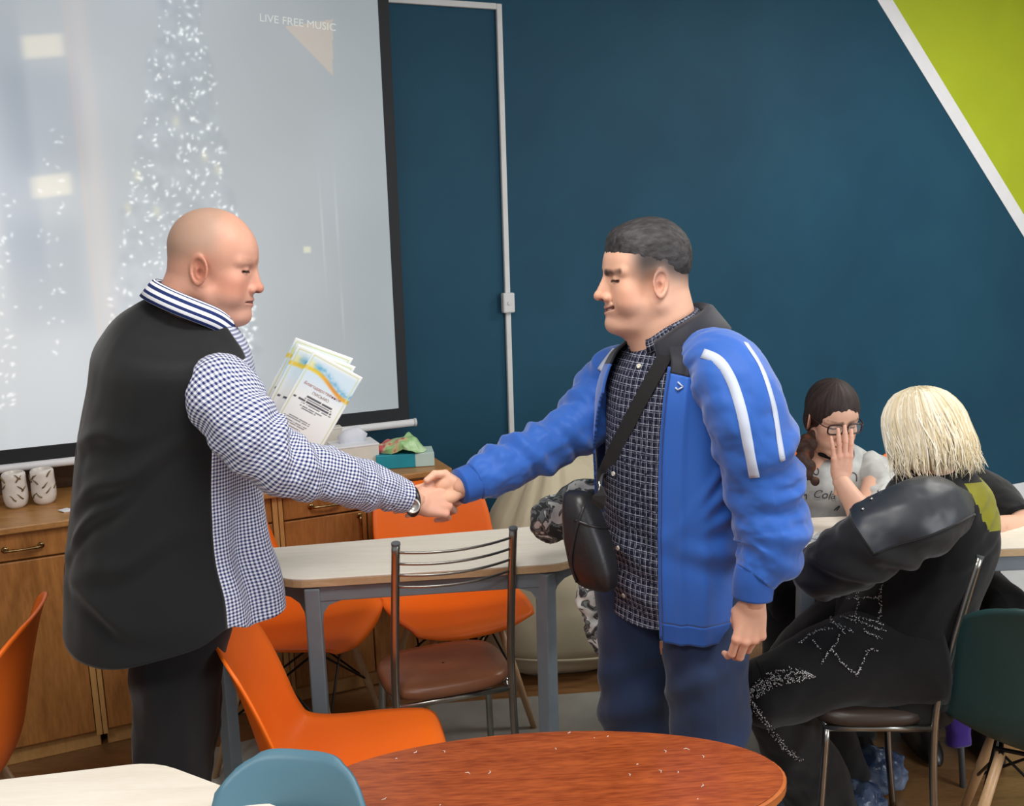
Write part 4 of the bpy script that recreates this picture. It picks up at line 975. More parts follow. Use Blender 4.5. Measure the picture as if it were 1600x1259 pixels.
# collar
ax = unit(np.array([.42, .1, .9])); V, F, uv = collar(aty(300, 484, YL), ax, np.array([.9, .35, -.3]), [(.072, -.012), (.073, .010), (.076, .026), (.080, .031), (.085, .026), (.090, .006), (.094, -.012)], g0=.42, ell_=1.12)
uv = np.column_stack([uv[:, 0], np.repeat(np.arange(7)*.0085, 60)]); co = wobj('shirt_collar', V, F, M_stripe, pL, uv=uv); thicken(co, .002)
co['label'] = 'striped shirt collar'
# watch
wc = hp1+unit(hdx)*-.006; m = MB(); R = basis(hdx); a = np.linspace(0, 2*PI, 33); 
ring = [wc+R@np.array([0, .0335*math.cos(t), .029*math.sin(t)]) for t in a]; m.tube(ring, .006, 8, cap=False); wb = m.build('watch_strap', M_shoe, pL, smooth_=True, world=True)
wn = unit(np.array([.02, -.98, .02])); wp = wc+wn*.033+unit(hdx)*.004; T = basis(wn)
def disc(m, c, R, r0, r1, z0, z1, seg=28):
    t = np.linspace(0, 2*PI, seg, endpoint=False); L = []
    for r, z in ((r1, z0), (r1, z1), (r0, z1), (r0, z1-.001)): L.append(np.array([np.array(c)+R@np.array([z, r*math.cos(x), r*math.sin(x)]) for x in t]))
    m.add(np.concatenate(L), [(i*seg+j, (i+1)*seg+j, (i+1)*seg+(j+1) % seg, i*seg+(j+1) % seg)[::-1] for i in range(3) for j in range(seg)]+[tuple(3*seg+j for j in range(seg))])
m = MB(); disc(m, wp, T, .013, .0165, 0, .007); m.build('watch_case', plain('steel_white', lin(226, 224, 218), .25, .6), wb, smooth_=True, world=True)
m = MB(); disc(m, wp, T, .001, .013, 0, .0052); m.build('watch_dial', plain('dial', lin(120, 84, 66), .3), wb, world=True)
# trousers and shoes
lr = trouser_leg([(-.715, 2.0, .92, .110), (-.73, 1.985, .84, .106), (-.765, 1.975, .66, .094), (-.785, 1.975, .49, .085), (-.81, 1.97, .3, .074), (-.83, 1.97, .05, .066)], folds=[(.55, .05, 1.2, .03, .01), (.6, .04, 4.2, .03, .009), (.3, .06, 2, .04, .007)], seed=3)
wobj('trouser_leg', lr[0], lr[1], M_blacktrs, pL, uv=lr[2])
lr = trouser_leg([(-.82, 2.10, .92, .115), (-.82, 2.12, .84, .112), (-.815, 2.13, .66, .096), (-.815, 2.135, .49, .085), (-.85, 2.13, .3, .074), (-.88, 2.13, .05, .066)], folds=[(.55, .05, 1.2, .03, .01)], seed=9)
wobj('trouser_leg', lr[0], lr[1], M_blacktrs, pL, uv=lr[2])
make_shoe('shoe', (-.83, 1.97), FA, M_shoe, pL); make_shoe('shoe', (-.88, 2.13), FA, M_shoe, pL)

# ---- man in the blue jacket
SK2 = dict(nose=.5, skin=(224, 176, 150), red=(-5, -20, -20), fat=1.1, dc=.85, neck=1.12, smile=1.0, brow=(58, 44, 40), browk=.9, browz=2.95, lip=(196, 128, 116), scalp=((62, 58, 58), .95, -.8, 5.4, 5.2), stubble=(196, 154, 134), lean=(-4.4, -16))
FB = rad(180+35); YR = 2.17; fR = np.array([math.cos(FB), math.sin(FB), 0])
head_p2 = aty(1016, 441, YR+.0); hf2 = np.array([-1, -.16, -.03]); RH2 = basis(hf2)
parts = [make_head(SK2, head_p2, RH2, 1.03)]
wr = aty(722, 760, 2.095); wl = aty(1177, 938, 1.90)
hd2 = aty(664, 778, 2.100)-wr
h3 = make_hand(wr, hd2, (.05, .86, -.42), thumb_plus=True, flex=((4, 10, 6), (4, 10, 6), (4, 12, 8), (6, 14, 10)), spread=(3, 0, -3, -6), thumb=((3.2, 4.2, -1.6), (5.4, 4.4, -4.2), (7.6, 3.2, -5.4)), scale=.86, skin=(228, 178, 150), arm=2.5)
parts.append(h3[:3])
h4 = make_hand(wl, (-.10, -.06, -1.0), (.10, -1, .05), thumb_plus=False, flex=((24, 34, 24), (26, 42, 26), (40, 52, 30), (52, 58, 34)), spread=(1, 0, -1, -3), thumb=((3.4, 2.8, -2.2), (6.0, 2.4, -3.6), (8.0, 1.6, -4.4)), scale=.94, skin=(226, 176, 150), arm=6)
parts.append(h4[:3])
nb = head_p2+np.array([.04, 0, -.13]); hipc = np.array([.38, 2.17, .90]); s1, s2 = aty(1130, 575, 2.02), aty(985, 580, 2.31); e1, e2 = aty(1200, 800, 1.945), aty(860, 692, 2.22)
parts.append(core([(nb, nb+np.array([.02, 0, -.2]), .06, .10), (nb+np.array([.02, 0, -.2]), hipc, .12, .13), (s1, s2, .05, .05), (s1, e1, .045, .038), (e1, wl, .036, .026), (s2, e2, .045, .038), (e2, wr, .036, .026),
    (hipc, (.30, 2.24, .84), .1, .09), ((.30, 2.24, .84), (.29, 2.21, .48), .075, .05), ((.29, 2.21, .48), (.30, 2.23, .1), .05, .035), (hipc, (.43, 2.09, .84), .1, .08), ((.43, 2.09, .84), (.438, 2.07, .48), .07, .05), ((.438, 2.07, .48), (.455, 2.1, .1), .05, .035)]))
V, F, C = join(parts)
pR = wobj('person', V, F, M_skin, origin=(.38, 2.17, 0), col=C)
tag(pR, 'smiling man in a bright blue track jacket shaking hands', 'person', 'people in the room')
# hair
def hair2(x, y, z):
    P = np.stack(np.broadcast_arrays(x, y, z), -1)
    d = ell(x, y, z, (.25, 0, 5.9), (9.55, 7.5, 8.25)); d = smin(d, ell(x, y, z, (5.6, 0, 9.2), (3.6, 5.0, 3.2)), 1.5)
    d = smin(d, ell(x, y, z, (-2.2, 0, 4.0), (6.9, 6.6, 6.4)), 1.0)
    return d+.09*vnoise(P*np.array([.9, 2.0, 1.4]))+.06*vnoise(P*np.array([3, 6, 4]))
V, F = nets(hair2, (-10, -9, 1.5), (11, 9, 15), .25)
W = head_p2+(V*1.03/100)@RH2.T; cc = np.array([54, 52, 54.])+16*fbm(V*np.array([.5, 2.2, 1.2]))[:, None]
M_hair = vcol('dark_hair', .6, spec=.3, bump=.5)
ho = wobj('hair', W, F, M_hair, pR, col=srgb2lin(np.clip(cc, 10, 255)/255)); ho['label'] = 'short dark greying hair'
# plaid shirt
M_plaid = line_grid('navy_line_check', lin(20, 25, 46), lin(176, 182, 200), .016, .016, .0014)
rowsR = [(508, 1012, 1092, 1.0), (528, 992, 1116, 1.25), (552, 970, 1140, 1.4), (600, 953, 1152, 1.35), (680, 948, 1158, 1.22), (780, 946, 1166, 1.15), (880, 947, 1168, 1.12), (935, 952, 1164, 1.12)]
V, F, uv, TH, tt = torso_rings(rowsR, YR, FB, n=90, seg=140, grow=-.006, disp=lambda TH, Z, t: .006*fbm(np.stack([np.cos(TH)*1.6, np.sin(TH)*1.6, Z*5], -1))+.004*np.sin(Z*70+TH*3)*np.exp(-(TH/.8)**2)*smooth(.45, .2, t), hem=lambda th: -.02*np.cos(th)**2)
F2 = F.reshape(-1, 4); sh = wobj('shirt', V, F2, M_plaid, pR, uv=uv); SS = Surf(V, F2)
M_button = plain('pearl_button', lin(224, 220, 206), .3)
for bx, by in ((999, 572), (985, 640), (959, 740), (966, 856), (975, 930)):
    h_ = SS.px(bx, by, .001)
    if h_: m = MB(); disc(m, h_[0], basis(h_[1]+1e-4), .002, .0055, -.001, .002, 14); m.build('button', M_button, sh, world=True)
# jacket: open shell
M_blue = fabric('blue_tricot', lin(42, 96, 184), rough=.55, var=.06, sheen=.35, bump=.08, big=2.5)
M_blueknit = fabric('blue_rib_knit', lin(40, 88, 170), rough=.8, var=.05, sheen=.2, bump=.3)
M_navyblk = fabric('black_collar_cloth', lin(34, 36, 46), rough=.6, var=.08)
M_band = fabric('silver_band', lin(196, 206, 226), rough=.5, var=.05)
def dispR(TH, Z, t):
    P = np.stack([np.cos(TH)*1.3, np.sin(TH)*1.3, Z*2.0], -1); d = .010*fbm(P+9)
    for z0, sl, w, A, tc, wd in ((1.10, .12, .020, .012, 1.5, .5), (1.16, .20, .018, .010, 1.45, .4), (1.03, .05, .022, .009, 1.4, .5), (.95, -.04, .026, .007, 1.2, .6)):
        g = Z-z0-sl*(TH-tc); d += A*(np.exp(-(g/w)**2)-.8*np.exp(-((g+w*1.5)/w)**2))*np.exp(-((TH-tc)/wd)**2)
    d += .006*np.exp(-((TH-.78)/.05)**2)+.010*np.exp(-((TH-1.05)/.12)**2)*smooth(.8, .3, t)
    return d
rowsJ = [(506, 1008, 1100, 1.0), (524, 986, 1124, 1.28), (548, 962, 1150, 1.42), (600, 945, 1160, 1.36), (680, 940, 1164, 1.24), (780, 938, 1170, 1.17), (880, 940, 1172, 1.14), (955, 948, 1166, 1.13)]
def jacket(t0, t1, grow=.012):
    V, F, uv, TH, tt = torso_rings(rowsJ, YR, FB, n=130, seg=190, grow=grow, disp=dispR, th0=t0, th1=t1, slope=.03); return V, F.reshape(-1, 4), uv, TH, tt
TJ0, TJ1 = rad(31), rad(360-22)
V, F2, uv, TH, tt = jacket(TJ0, TJ1)
zc = V[F2].mean(1)[:, 2]; tc_ = ((TH[:-1, :-1]+TH[1:, 1:])/2).ravel(); tm = tt[:-1, :-1].ravel()
rib = zc < aty(1060, 925, YR)[2]; yoke = tm > .875
# the right front panel hangs swept back below the chest
cut = (tc_ > rad(298)) & (tm < .36+.42*(tc_-rad(298))/rad(40))
JS = Surf(V, F2)
for nm, sel, mt in (('jacket_body', ~rib & ~yoke & ~cut, M_blue), ('jacket_hem_rib', rib & ~cut, M_blueknit), ('jacket_yoke', yoke & ~cut, M_navyblk)):
    a = subset(V, F2, uv, sel); o = wobj(nm, a[0], a[1], mt, pR, uv=a[2]); thicken(o, .005)
    if nm == 'jacket_body': jb = o
# zip edge along the left front
seg_ = 190; edge = V.reshape(130, seg_, 3)[:, 0]; m = MB(); m.tube(edge[2:118:2]+np.array([-.004, -.004, 0]), .0032, 6); m.build('zip_tape', M_blueknit, jb, smooth_=True, world=True)
zp = edge[2]; m = MB(); m.box(zp+np.array([-.004, -.006, -.012]), (.007, .004, .018), bev=.001); m.build('zip_pull', M_chrome, jb, world=True)
m = MB(); m.tube([zp+np.array([-.004, -.006, -.02]), zp+np.array([-.003, -.008, -.035])], [.003, .002], 6); m.build('zip_tag', M_chrome, jb, world=True)
# sleeves
foldA = [(.50, .05, 4.8, .030, .012), (.58, .06, 3.6, .028, .014), (.66, .05, 4.6, .028, .014), (.74, .05, 3.4, .028, .012), (.82, .03, 4.6, .026, .014), (.34, .07, 2.6, .035, .008), (.22, .06, 2.4, .035, .007), (.90, .02, 4.0, .03, .008)]
rA = [(1078, 562, 2.14, .050), (1106, 562, 2.07, .068), (1134, 580, 2.0, .080), (1158, 630, 1.955, .085), (1177, 690, 1.94, .083), (1190, 755, 1.94, .078), (1203, 815, 1.93, .077), (1203, 858, 1.915, .072), (1188, 888, 1.905, .056), (1178, 902, 1.90, .046)]
V, F, uv, PA = sleeve(rA, ref=(0, -1, 0), folds=foldA, n=150, seg=90, noise=.005, seed=4); wobj('jacket_sleeve', V, F, M_blue, pR, uv=uv); SA = Surf(V, F)
V, F, uv, P = sleeve([(1181, 886, 1.902, .041), (1178, 905, 1.90, .0425), (1176, 932, 1.90, .041)], ref=(0, -1, 0), n=16, noise=.001); wobj('sleeve_cuff', V, F, M_blueknit, pR, uv=uv)
foldB = [(.40, .05, 1.0, .03, .009), (.50, .05, 4.4, .03, .009), (.60, -.05, 1.2, .028, .009), (.70, .05, 4.4, .03, .009), (.80, .04, 1.0, .028, .010), (.90, .03, 1.4, .026, .013), (.25, .05, 4.2, .03, .009)]
V, F, uv, P = sleeve([(1000, 580, 2.26, .075), (965, 598, 2.315, .088), (930, 640, 2.29, .078), (890, 675, 2.25, .064), (838, 706, 2.195, .058), (785, 730, 2.15, .056), (752, 746, 2.122, .050), (740, 752, 2.112, .042)], folds=foldB, n=130, seg=80, noise=.005, seed=7); wobj('jacket_sleeve', V, F, M_blue, pR, uv=uv); SB = Surf(V, F)
V, F, uv, P = sleeve([(748, 748, 2.118, .041), (735, 754, 2.108, .0425), (718, 760, 2.094, .041)], n=14, noise=.001); wobj('sleeve_cuff', V, F, M_blueknit, pR, uv=uv)
for pix, wd_ in (([(1098, 552), (1122, 562), (1142, 592), (1158, 640), (1168, 690), (1179, 746)], .021), ([(1165, 535), (1190, 575), (1208, 630), (1218, 690), (1223, 720)], .012)):
    V, F = strip_on(SA, pix, wd_, .0004, .0007); wobj('sleeve_stripe', V, F, M_band, pR)
V, F = strip_on(SB, [(962, 545), (950, 560), (938, 580)], .022, .0004, .0007, 12); wobj('sleeve_stripe', V, F, M_band, pR)
# small chest emblem: a pale slanted crescent
h_ = JS.px(1062, 603, .003)
if h_:
    T = basis(h_[1]); m = MB()
    for k, (y0, z0, y1, z1) in enumerate(((-.004, .008, .008, -.002), (.008, -.002, -.003, -.009), (-.008, -.004, -.003, -.009))): m.tube([h_[0]+T@np.array([0, y0, z0]), h_[0]+T@np.array([.0005, y1, z1])], .0018, 6)
    m.build('chest_emblem', M_band, jb, smooth_=True, world=True)
# collars
ax2 = unit(np.array([-.34, -.05, .94])); cc2 = aty(1040, 520, YR)
V, F, uv = collar(cc2, ax2, np.array([-.85, -.5, -.3]), [(.070, -.03), (.071, .0), (.073, .024), (.077, .029), (.081, .022), (.086, .0)], g0=.40, ell_=1.10); c_ = wobj('shirt_collar', V, F, M_plaid, pR, uv=np.column_stack([uv[:, 0]*2, uv[:, 1]])); thicken(c_, .002)
V, F, uv = collar(cc2+np.array([.012, .004, -.006]), ax2, np.array([-.85, -.5, -.3]), [(.088, -.05), (.088, -.01), (.087, .022), (.092, .034), (.100, .026), (.110, -.004), (.120, -.034)], g0=.62, g1=.75, ell_=1.12); c_ = wobj('jacket_collar', V, F, M_navyblk, pR, uv=uv); thicken(c_, .004); c_['label'] = 'folded black jacket collar'
V, F, uv = collar(cc2+np.array([.012, .004, -.006]), ax2, np.array([-.85, -.5, -.3]), [(.119, -.033), (.122, -.036), (.121, -.039)], g0=.62, g1=.75, ell_=1.12); wobj('collar_piping', V, F, M_blue, pR, uv=uv)
# jeans and shoes
M_jean = fabric('dark_denim', lin(36, 52, 84), rough=.85, var=.18, weave=500, bump=.25, big=5); 
lr = trouser_leg([(.315, 2.22, .93, .125), (.305, 2.235, .84, .118), (.295, 2.225, .66, .102), (.288, 2.21, .49, .092), (.295, 2.22, .3, .084), (.30, 2.23, .05, .08)], folds=[(.38, .06, .6, .03, .008), (.52, .05, 1.2, .03, .011), (.58, .05, 5.2, .028, .010), (.7, .05, .4, .03, .008)], seed=13)
wobj('jeans_leg', lr[0], lr[1], M_jean, pR, uv=lr[2])
lr = trouser_leg([(.425, 2.12, .93, .118), (.43, 2.095, .84, .110), (.433, 2.08, .66, .098), (.438, 2.07, .49, .090), (.445, 2.08, .3, .083), (.455, 2.1, .05, .08)], folds=[(.36, .06, .9, .03, .009), (.5, .05, 5.4, .03, .011), (.57, .05, .8, .028, .010), (.68, .05, .2, .03, .008)], seed=21)
wobj('jeans_leg', lr[0], lr[1], M_jean, pR, uv=lr[2])
make_shoe('shoe', (.30, 2.23), FB, M_shoe, pR); make_shoe('shoe', (.455, 2.10), FB, M_shoe, pR)
# ---- shoulder bag
M_leather = plain('bag_leather', lin(30, 30, 33), .42, var=.15, scale=30, bump=.12, spec=.6)
bc = aty(918, 842, 2.05); bag = empty('shoulder_bag', bc+np.array([0, 0, -.11])); tag(bag, 'black leather shoulder bag hanging at the blue-jacketed man\'s hip', 'bag')
BR = basis((-.62, -.78, 0)); T20 = rad(14)
rows_ = []
for z_, w_, d_ in ((-.108, .052, .020), (-.10, .072, .028), (-.06, .086, .036), (0, .082, .038), (.05, .066, .036), (.085, .05, .032), (.10, .042, .024), (.105, .03, .014)):
    t_ = np.linspace(0, 2*PI, 40, endpoint=False); c_, s_ = np.cos(t_), np.sin(t_); p = np.column_stack([d_*1.1*np.sign(c_)*abs(c_)**.6, w_*.62*np.sign(s_)*abs(s_)**.6, np.full(40, z_)])
    p[:, 1] += math.tan(T20)*z_*-1.0; rows_.append(bc+p@BR.T)
V = np.concatenate(rows_); F = [(i*40+j, i*40+(j+1) % 40, (i+1)*40+(j+1) % 40, (i+1)*40+j) for i in range(7) for j in range(40)]+[tuple(range(40))[::-1], tuple(7*40+j for j in range(40))]
bo = wobj('bag_body', V, F, M_leather, bag); SBag = Surf(V, F)
V, F = strip_on(SBag, [(898, 812), (925, 822), (958, 826)], .006, .001, .002, 16); wobj('seam_piping', V, F, M_leather, bag)
V, F = strip_on(SBag, [(912, 790), (900, 830), (893, 880), (905, 915)], .006, .001, .003, 20); wobj('seam_piping', V, F, M_leather, bag)
CH = []
for x_, y_ in ((1046, 548), (1030, 578), (1008, 618), (984, 664), (962, 708), (946, 745)):
    h_ = SS.px(x_, y_, .006); CH.append(h_[0] if h_ else aty(x_, y_, 2.02))
CH = [CH[0]+np.array([.03, .05, .03])]+CH+[aty(938, 772, 2.0), aty(934, 790, 2.0)]
CH = crom(np.array(CH), 60); Tn = unit(np.gradient(CH, axis=0)); Nn = unit(np.tile(np.array([-.5, -.86, .1]), (60, 1))-Tn*np.sum(Tn*np.array([-.5, -.86, .1]), 1, keepdims=True)); Bn = np.cross(Nn, Tn)
V = np.stack([CH-Bn*.016, CH-Bn*.016+Nn*.003, CH+Bn*.016+Nn*.003, CH+Bn*.016], 1).reshape(-1, 3); F = [(i*4+j, (i+1)*4+j, (i+1)*4+(j+1) % 4, i*4+(j+1) % 4) for i in range(59) for j in range(4)]
so = wobj('strap', V, F, fabric('strap_web', lin(32, 31, 33), weave=700), bag, smooth_=False)
for k in (52, 55):
    c_ = CH[k]+Nn[k]*.004; m = MB(); m.tube([c_-Bn[k]*.019, c_+Bn[k]*.019], .0022, 6); m.build('buckle_bar', M_chrome, so, smooth_=True, world=True)
# ---- camouflage jacket bundled on the table corner
t_ = NT('grey_camouflage'); v_ = t_.n('ShaderNodeTexNoise', Vector=t_.obj(), Scale=22.0, Detail=2.0, Distortion=1.2); t_.set(Base_Color=t_.ramp(v_, [(.30, lin(52, 57, 60)), (.42, lin(128, 134, 134)), (.48, lin(78, 84, 86)), (.52, lin(222, 224, 220))], 'CONSTANT'), Roughness=.6); M_camo = t_.m
ca, cb, cc_, ce = aty(862, 812, 2.44), aty(905, 790, 2.44), aty(935, 770, 2.42), aty(880, 850, 2.46)
hg0, hg1, hg2 = aty(925, 860, 2.40), aty(918, 935, 2.40), aty(940, 1010, 2.40)
def camo(x, y, z):
    d = sph(x, y, z, ca, .052); d = smin(d, cap(x, y, z, ca, cb, .05, .058), .02); d = smin(d, cap(x, y, z, cb, cc_, .05, .03), .02)
    d = smin(d, cap(x, y, z, cb, hg0, .05, .03), .03); d = smin(d, cap(x, y, z, hg0, hg1, .028, .026), .02); d = smin(d, cap(x, y, z, hg1, hg2, .026, .022), .02)
    P = np.stack(np.broadcast_arrays(x*24, y*24, z*24), -1); return d-.010*np.abs(vnoise(P))-.005*vnoise(P*2.3+4)
A = np.array([ca, cb, cc_, hg0, hg1, hg2]); V, F = nets(camo, A.min(0)-.09, A.max(0)+.09, .006); V[:, 2] = np.where((V[:, 2] < .752) & (V[:, 2] > .70) & (V[:, 0] < .14) , .752, V[:, 2])
tag(wobj('camouflage_jacket', V, F, M_camo, origin=tuple(ca)), 'bundled grey camouflage jacket on the table corner behind the shoulder bag', 'jacket')
# ---- certificates in the far hand
M_print = vcol('printed_paper', .55, spec=.3)
def sheet(corner_px, Y, name, label, text=True, tilt=0.0, dy=0.0):
    """A4 page; corner_px = top-left, top-right, bottom-left in the picture; colours are flat print"""
    TL, TR, BL = [aty(x, y, Y+d) for (x, y), d in zip(corner_px, (0, tilt, 0))]
    ex = TR-TL; ey = TL-BL; nu, nv = 60, 84; g, k = np.meshgrid(np.linspace(0, 1, nu), np.linspace(0, 1, nv), indexing='ij')
    nrm = unit(np.cross(ex, ey)); V = BL+g[..., None]*ex+k[..., None]*ey+0*nrm
    c = np.full((nu, nv, 3), 246.)+np.array([0, 2, 0])
    bl = smooth(.02, .25, k)*smooth(.75, .45, np.abs(k-.5)); c -= (smooth(.45, .78, k)*smooth(.98, .9, k))[..., None]*np.array([34, 16, 2])
    wv = .80-.12*g+.035*np.sin(g*5.5); rib = np.exp(-((k-wv)/.026)**4); c = c*(1-rib[..., None])+rib[..., None]*np.stack([240+0*g, 205-50*smooth(.2, .6, g)+30*smooth(.7, 1, g), 70-20*g], -1)
    bb_ = np.exp(-((k-wv-.055)/.035)**2)*smooth(.05, .2, g)*(.55+.45*fbm(np.stack([g*22, k*30, g*0], -1))); c = c*(1-np.clip(bb_, 0, 1)[..., None])+np.clip(bb_, 0, 1)[..., None]*np.array([96, 170, 205.])
    sf = np.exp(-(((g-.10)/.06)**2+((k-.86)/.04)**2)); c = c*(1-.8*sf[..., None])+.8*sf[..., None]*np.array([242, 232, 150.])
    fr = ((np.abs(g-.05) < .008) | (np.abs(g-.95) < .008) | (np.abs(k-.04) < .006) | (np.abs(k-.965) < .006)) & (g > .04) & (g < .96) & (k > .03) & (k < .975); c[fr] = (214, 222, 170)
    rs = np.random.RandomState(3)
    for k0, g0, g1 in ((.50, .30, .80), (.47, .25, .82), (.44, .08, .84), (.405, .25, .86), (.375, .27, .70), (.345, .32, .60), (.22, .18, .60), (.19, .10, .62), (.16, .08, .58), (.13, .10, .55), (.10, .12, .5)):
        ln = (np.abs(k-k0) < .0065) & (g > g0) & (g < g1) & (rs.rand(nu, 1) > .12); c[ln] = (84, 88, 96) if k0 > .3 else (120, 124, 130)
    idx = np.arange(nu*nv).reshape(nu, nv); F = np.stack([idx[:-1, :-1], idx[1:, :-1], idx[1:, 1:], idx[:-1, 1:]], -1).reshape(-1, 4)
    o = wobj(name, V.reshape(-1, 3), F, M_print, origin=tuple((TL+TR+BL)/3), col=srgb2lin(np.clip(c, 0, 255).reshape(-1, 3)/255)); thicken(o, .0004, 1)
    tag(o, label, 'certificate', 'certificates in the man\'s hand')
    if text:
        M4 = np.eye(4); X = unit(ex); N_ = nrm if nrm[1] < 0 else -nrm; Yv = np.cross(N_, X); M4[:3, 0] = X; M4[:3, 1] = Yv; M4[:3, 2] = N_; L = np.linalg.norm(ex)
        M4[:3, 3] = BL+.5*ex+.635*ey+N_*.0012; text_mesh('title', 'Благодарственное', L*.082, M4, plain('title_red', lin(188, 120, 110), .6), o, shear=.2)
        M4[:3, 3] = BL+.52*ex+.565*ey+N_*.0012; text_mesh('title', 'ПИСЬМО', L*.075, M4, plain('title_grey', lin(160, 132, 130), .6), o)
    return o
sheet(((462, 527), (552, 560), (392, 660)), 2.295, 'certificate', 'hindmost white certificate of the fanned sheets, mostly hidden', False)
sheet(((466, 538), (556, 573), (396, 672)), 2.285, 'certificate', 'middle certificate of the fan, showing a strip of blue and yellow print', False)
sheet(((490, 548), (567, 590), (424, 640+24)), 2.27, 'certificate', 'front certificate of the fan with an orange ribbon and red title')
# ================================================================== the seated people
def place_head(px, py, Y): return aty(px, py, Y)
# ---- woman with glasses and a braid
SK3 = dict(skin=(222, 178, 154), red=(-4, -18, -18), fat=.92, neck=.78, tip=.95, brow=(70, 50, 42), browk=.7, lip=(190, 110, 108), lean=(-4.0, -16))
hW = aty(1297, 655, 2.94); RW1 = basis((.14, -.96, -.26)); sW = .93
parts = [make_head(SK3, hW, RW1, sW, h=.26)]
el, wr_ = aty(1352, 812, 2.68), aty(1314, 752, 2.765)
hd = make_hand(wr_, (.02, .04, 1), (.05, -1, .06), thumb_plus=False, flex=((3, 8, 5), (3, 7, 5), (3, 8, 6), (5, 10, 8)), spread=(3, 0, -2, -5), thumb=((3.0, 3.6, -2.0), (5.6, 4.4, -3.4), (8.0, 4.0, -4.4)), scale=.83, skin=(226, 178, 154), arm=5, armr=2.4)
parts.append(hd[:3])
s_r, s_l = aty(1372, 742, 2.96), aty(1250, 735, 3.0); nbw = hW+np.array([-.03, .04, -.13]); hip = np.array([.95, 3.12, .50])
el2, wr2 = aty(1222, 835, 2.97), aty(1212, 838, 2.80)
parts.append(make_hand(wr2, (-.1, -1, -.1), (0, 0, 1), thumb_plus=False, scale=.83, h=.3, skin=(226, 178, 154), arm=5, armr=2.4)[:3])
def limb(a, b, ra, rb): return (np.array(a), np.array(b), ra, rb)
arm_ = [limb(s_r, el, .042, .036), limb(el, wr_, .040, .026), limb(s_l, el2, .042, .034), limb(el2, wr2, .034, .026)]
kn = [np.array([.82, 2.72, .52]), np.array([1.02, 2.70, .52])]; an = [np.array([.80, 2.76, .08]), np.array([1.04, 2.74, .08])]
parts.append(core([limb(nbw, nbw+np.array([0, .03, -.15]), .045, .09), limb(nbw+np.array([0, .03, -.15]), hip, .09, .09), limb(s_r, s_l, .04, .04)]+arm_+[limb(hip+np.array([-.07, 0, 0]), kn[0], .055, .05), limb(kn[0], an[0], .045, .03), limb(hip+np.array([.07, 0, 0]), kn[1], .055, .05), limb(kn[1], an[1], .045, .03)], h=.012, skin=(224, 178, 154)))
V, F, C = join(parts); pW = wobj('person', V, F, M_skin, origin=(.95, 2.95, 0), col=C)
tag(pW, 'dark-haired woman with glasses and a braid, hand over her face', 'person', 'people in the room')
def hairW(x, y, z):
    ay = np.abs(y); d = ell(x, y, z, (-.2, 0, 4.9), (10.1, 8.5, 9.3)); d = smin(d, ell(x, y, z, (-4.0, 0, -1.5), (6.0, 7.2, 7.0)), 2)
    d = d+.03*np.sin(np.arctan2(y, x+.01)*34+z*.6)+.05*np.sin(np.arctan2(y, x+.01)*13)
    fc = ell(x, y, z, (10.0, 0, -4.4), (6.6, 7.6, 8.0)); return smax(smax(d, -fc, .5), -(z+8.5), .8)
V, F = nets(hairW, (-11.5, -10, -9.5), (11.5, 10, 15), .28); cc = np.array([50, 40, 38.])+10*fbm(np.column_stack([np.arctan2(V[:, 1], V[:, 0])*12, V[:, 2]*.3, V[:, 0]*.3]))[:, None]
wobj('hair', hW+(V*sW/100)@RW1.T, F, M_hair, pW, col=srgb2lin(np.clip(cc, 8, 255)/255))
bp = crom(np.array([aty(x, y, Y) for x, y, Y in ((1268, 684, 2.93), (1259, 700, 2.87), (1257, 716, 2.83), (1262, 735, 2.81), (1270, 752, 2.805))]), 9)
def braid(x, y, z):
    d = None
    for i, p in enumerate(bp):
        r = np.interp(i, [0, 2, 6, 8], [.026, .024, .022, .014]); o = .007*(-1)**i
        e = ell(x, y, z, (p[0]+o, p[1], p[2]), (r, r*.85, r*1.05)); d = e if d is None else smin(d, e, .006)
    return d
V, F = nets(braid, bp.min(0)-.04, bp.max(0)+.04, .0045); cc = np.array([62, 44, 38.])+np.array([60, 24, 6.])*np.clip(vnoise(V*45)[:, None], 0, 1)+8*fbm(V*np.array([200, 200, 60]))[:, None]; wobj('braid', V, F, M_hair, pW, col=srgb2lin(np.clip(cc, 5, 255)/255))
M_greyt = fabric('grey_marl', lin(188, 192, 190), var=.16, weave=600, big=26)
rowsW = [(690, 1287, 1326, 1.0, .02), (700, 1272, 1345, 1.3, .02), (712, 1256, 1362, 1.5, .02), (730, 1241, 1382, 1.6, .02), (765, 1236, 1388, 1.55), (810, 1238, 1384, 1.5), (860, 1236, 1386, 1.4), (930, 1228, 1392, 1.3), (985, 1225, 1395, 1.2)]
V, F, uv, TH, tt = torso_rings(rowsW, 2.99, rad(-78), n=70, seg=90, disp=lambda TH, Z, t: .008*fbm(np.stack([np.cos(TH)*2, np.sin(TH)*2, Z*6], -1)))
ts = wobj('sweatshirt', V, F.reshape(-1, 4), M_greyt, pW, uv=uv); SW = Surf(V, F.reshape(-1, 4))
V, F, uv, P = sleeve([(1352, 728, 2.99, .055), (1374, 746, 2.93, .060), (1384, 772, 2.84, .058), (1372, 800, 2.74, .056)], n=30, seg=40, noise=.006); wobj('sleeve', V, F, M_greyt, pW, uv=uv)
V, F, uv, P = sleeve([(1264, 728, 3.0, .055), (1247, 748, 2.99, .058), (1238, 790, 2.97, .056), (1236, 815, 2.96, .054)], n=30, seg=40, noise=.006); wobj('sleeve', V, F, M_greyt, pW, uv=uv)
V, F, uv = collar(aty(1304, 702, 2.96), (.05, -.15, 1), np.array([.3, -.95, 0]), [(.062, -.012), (.060, .0), (.057, .010), (.055, .010)], g0=.01); wobj('neckband', V, F, M_blackcloth, pW, uv=uv)
M_ink = plain('shirt_print', lin(60, 62, 66), .7)
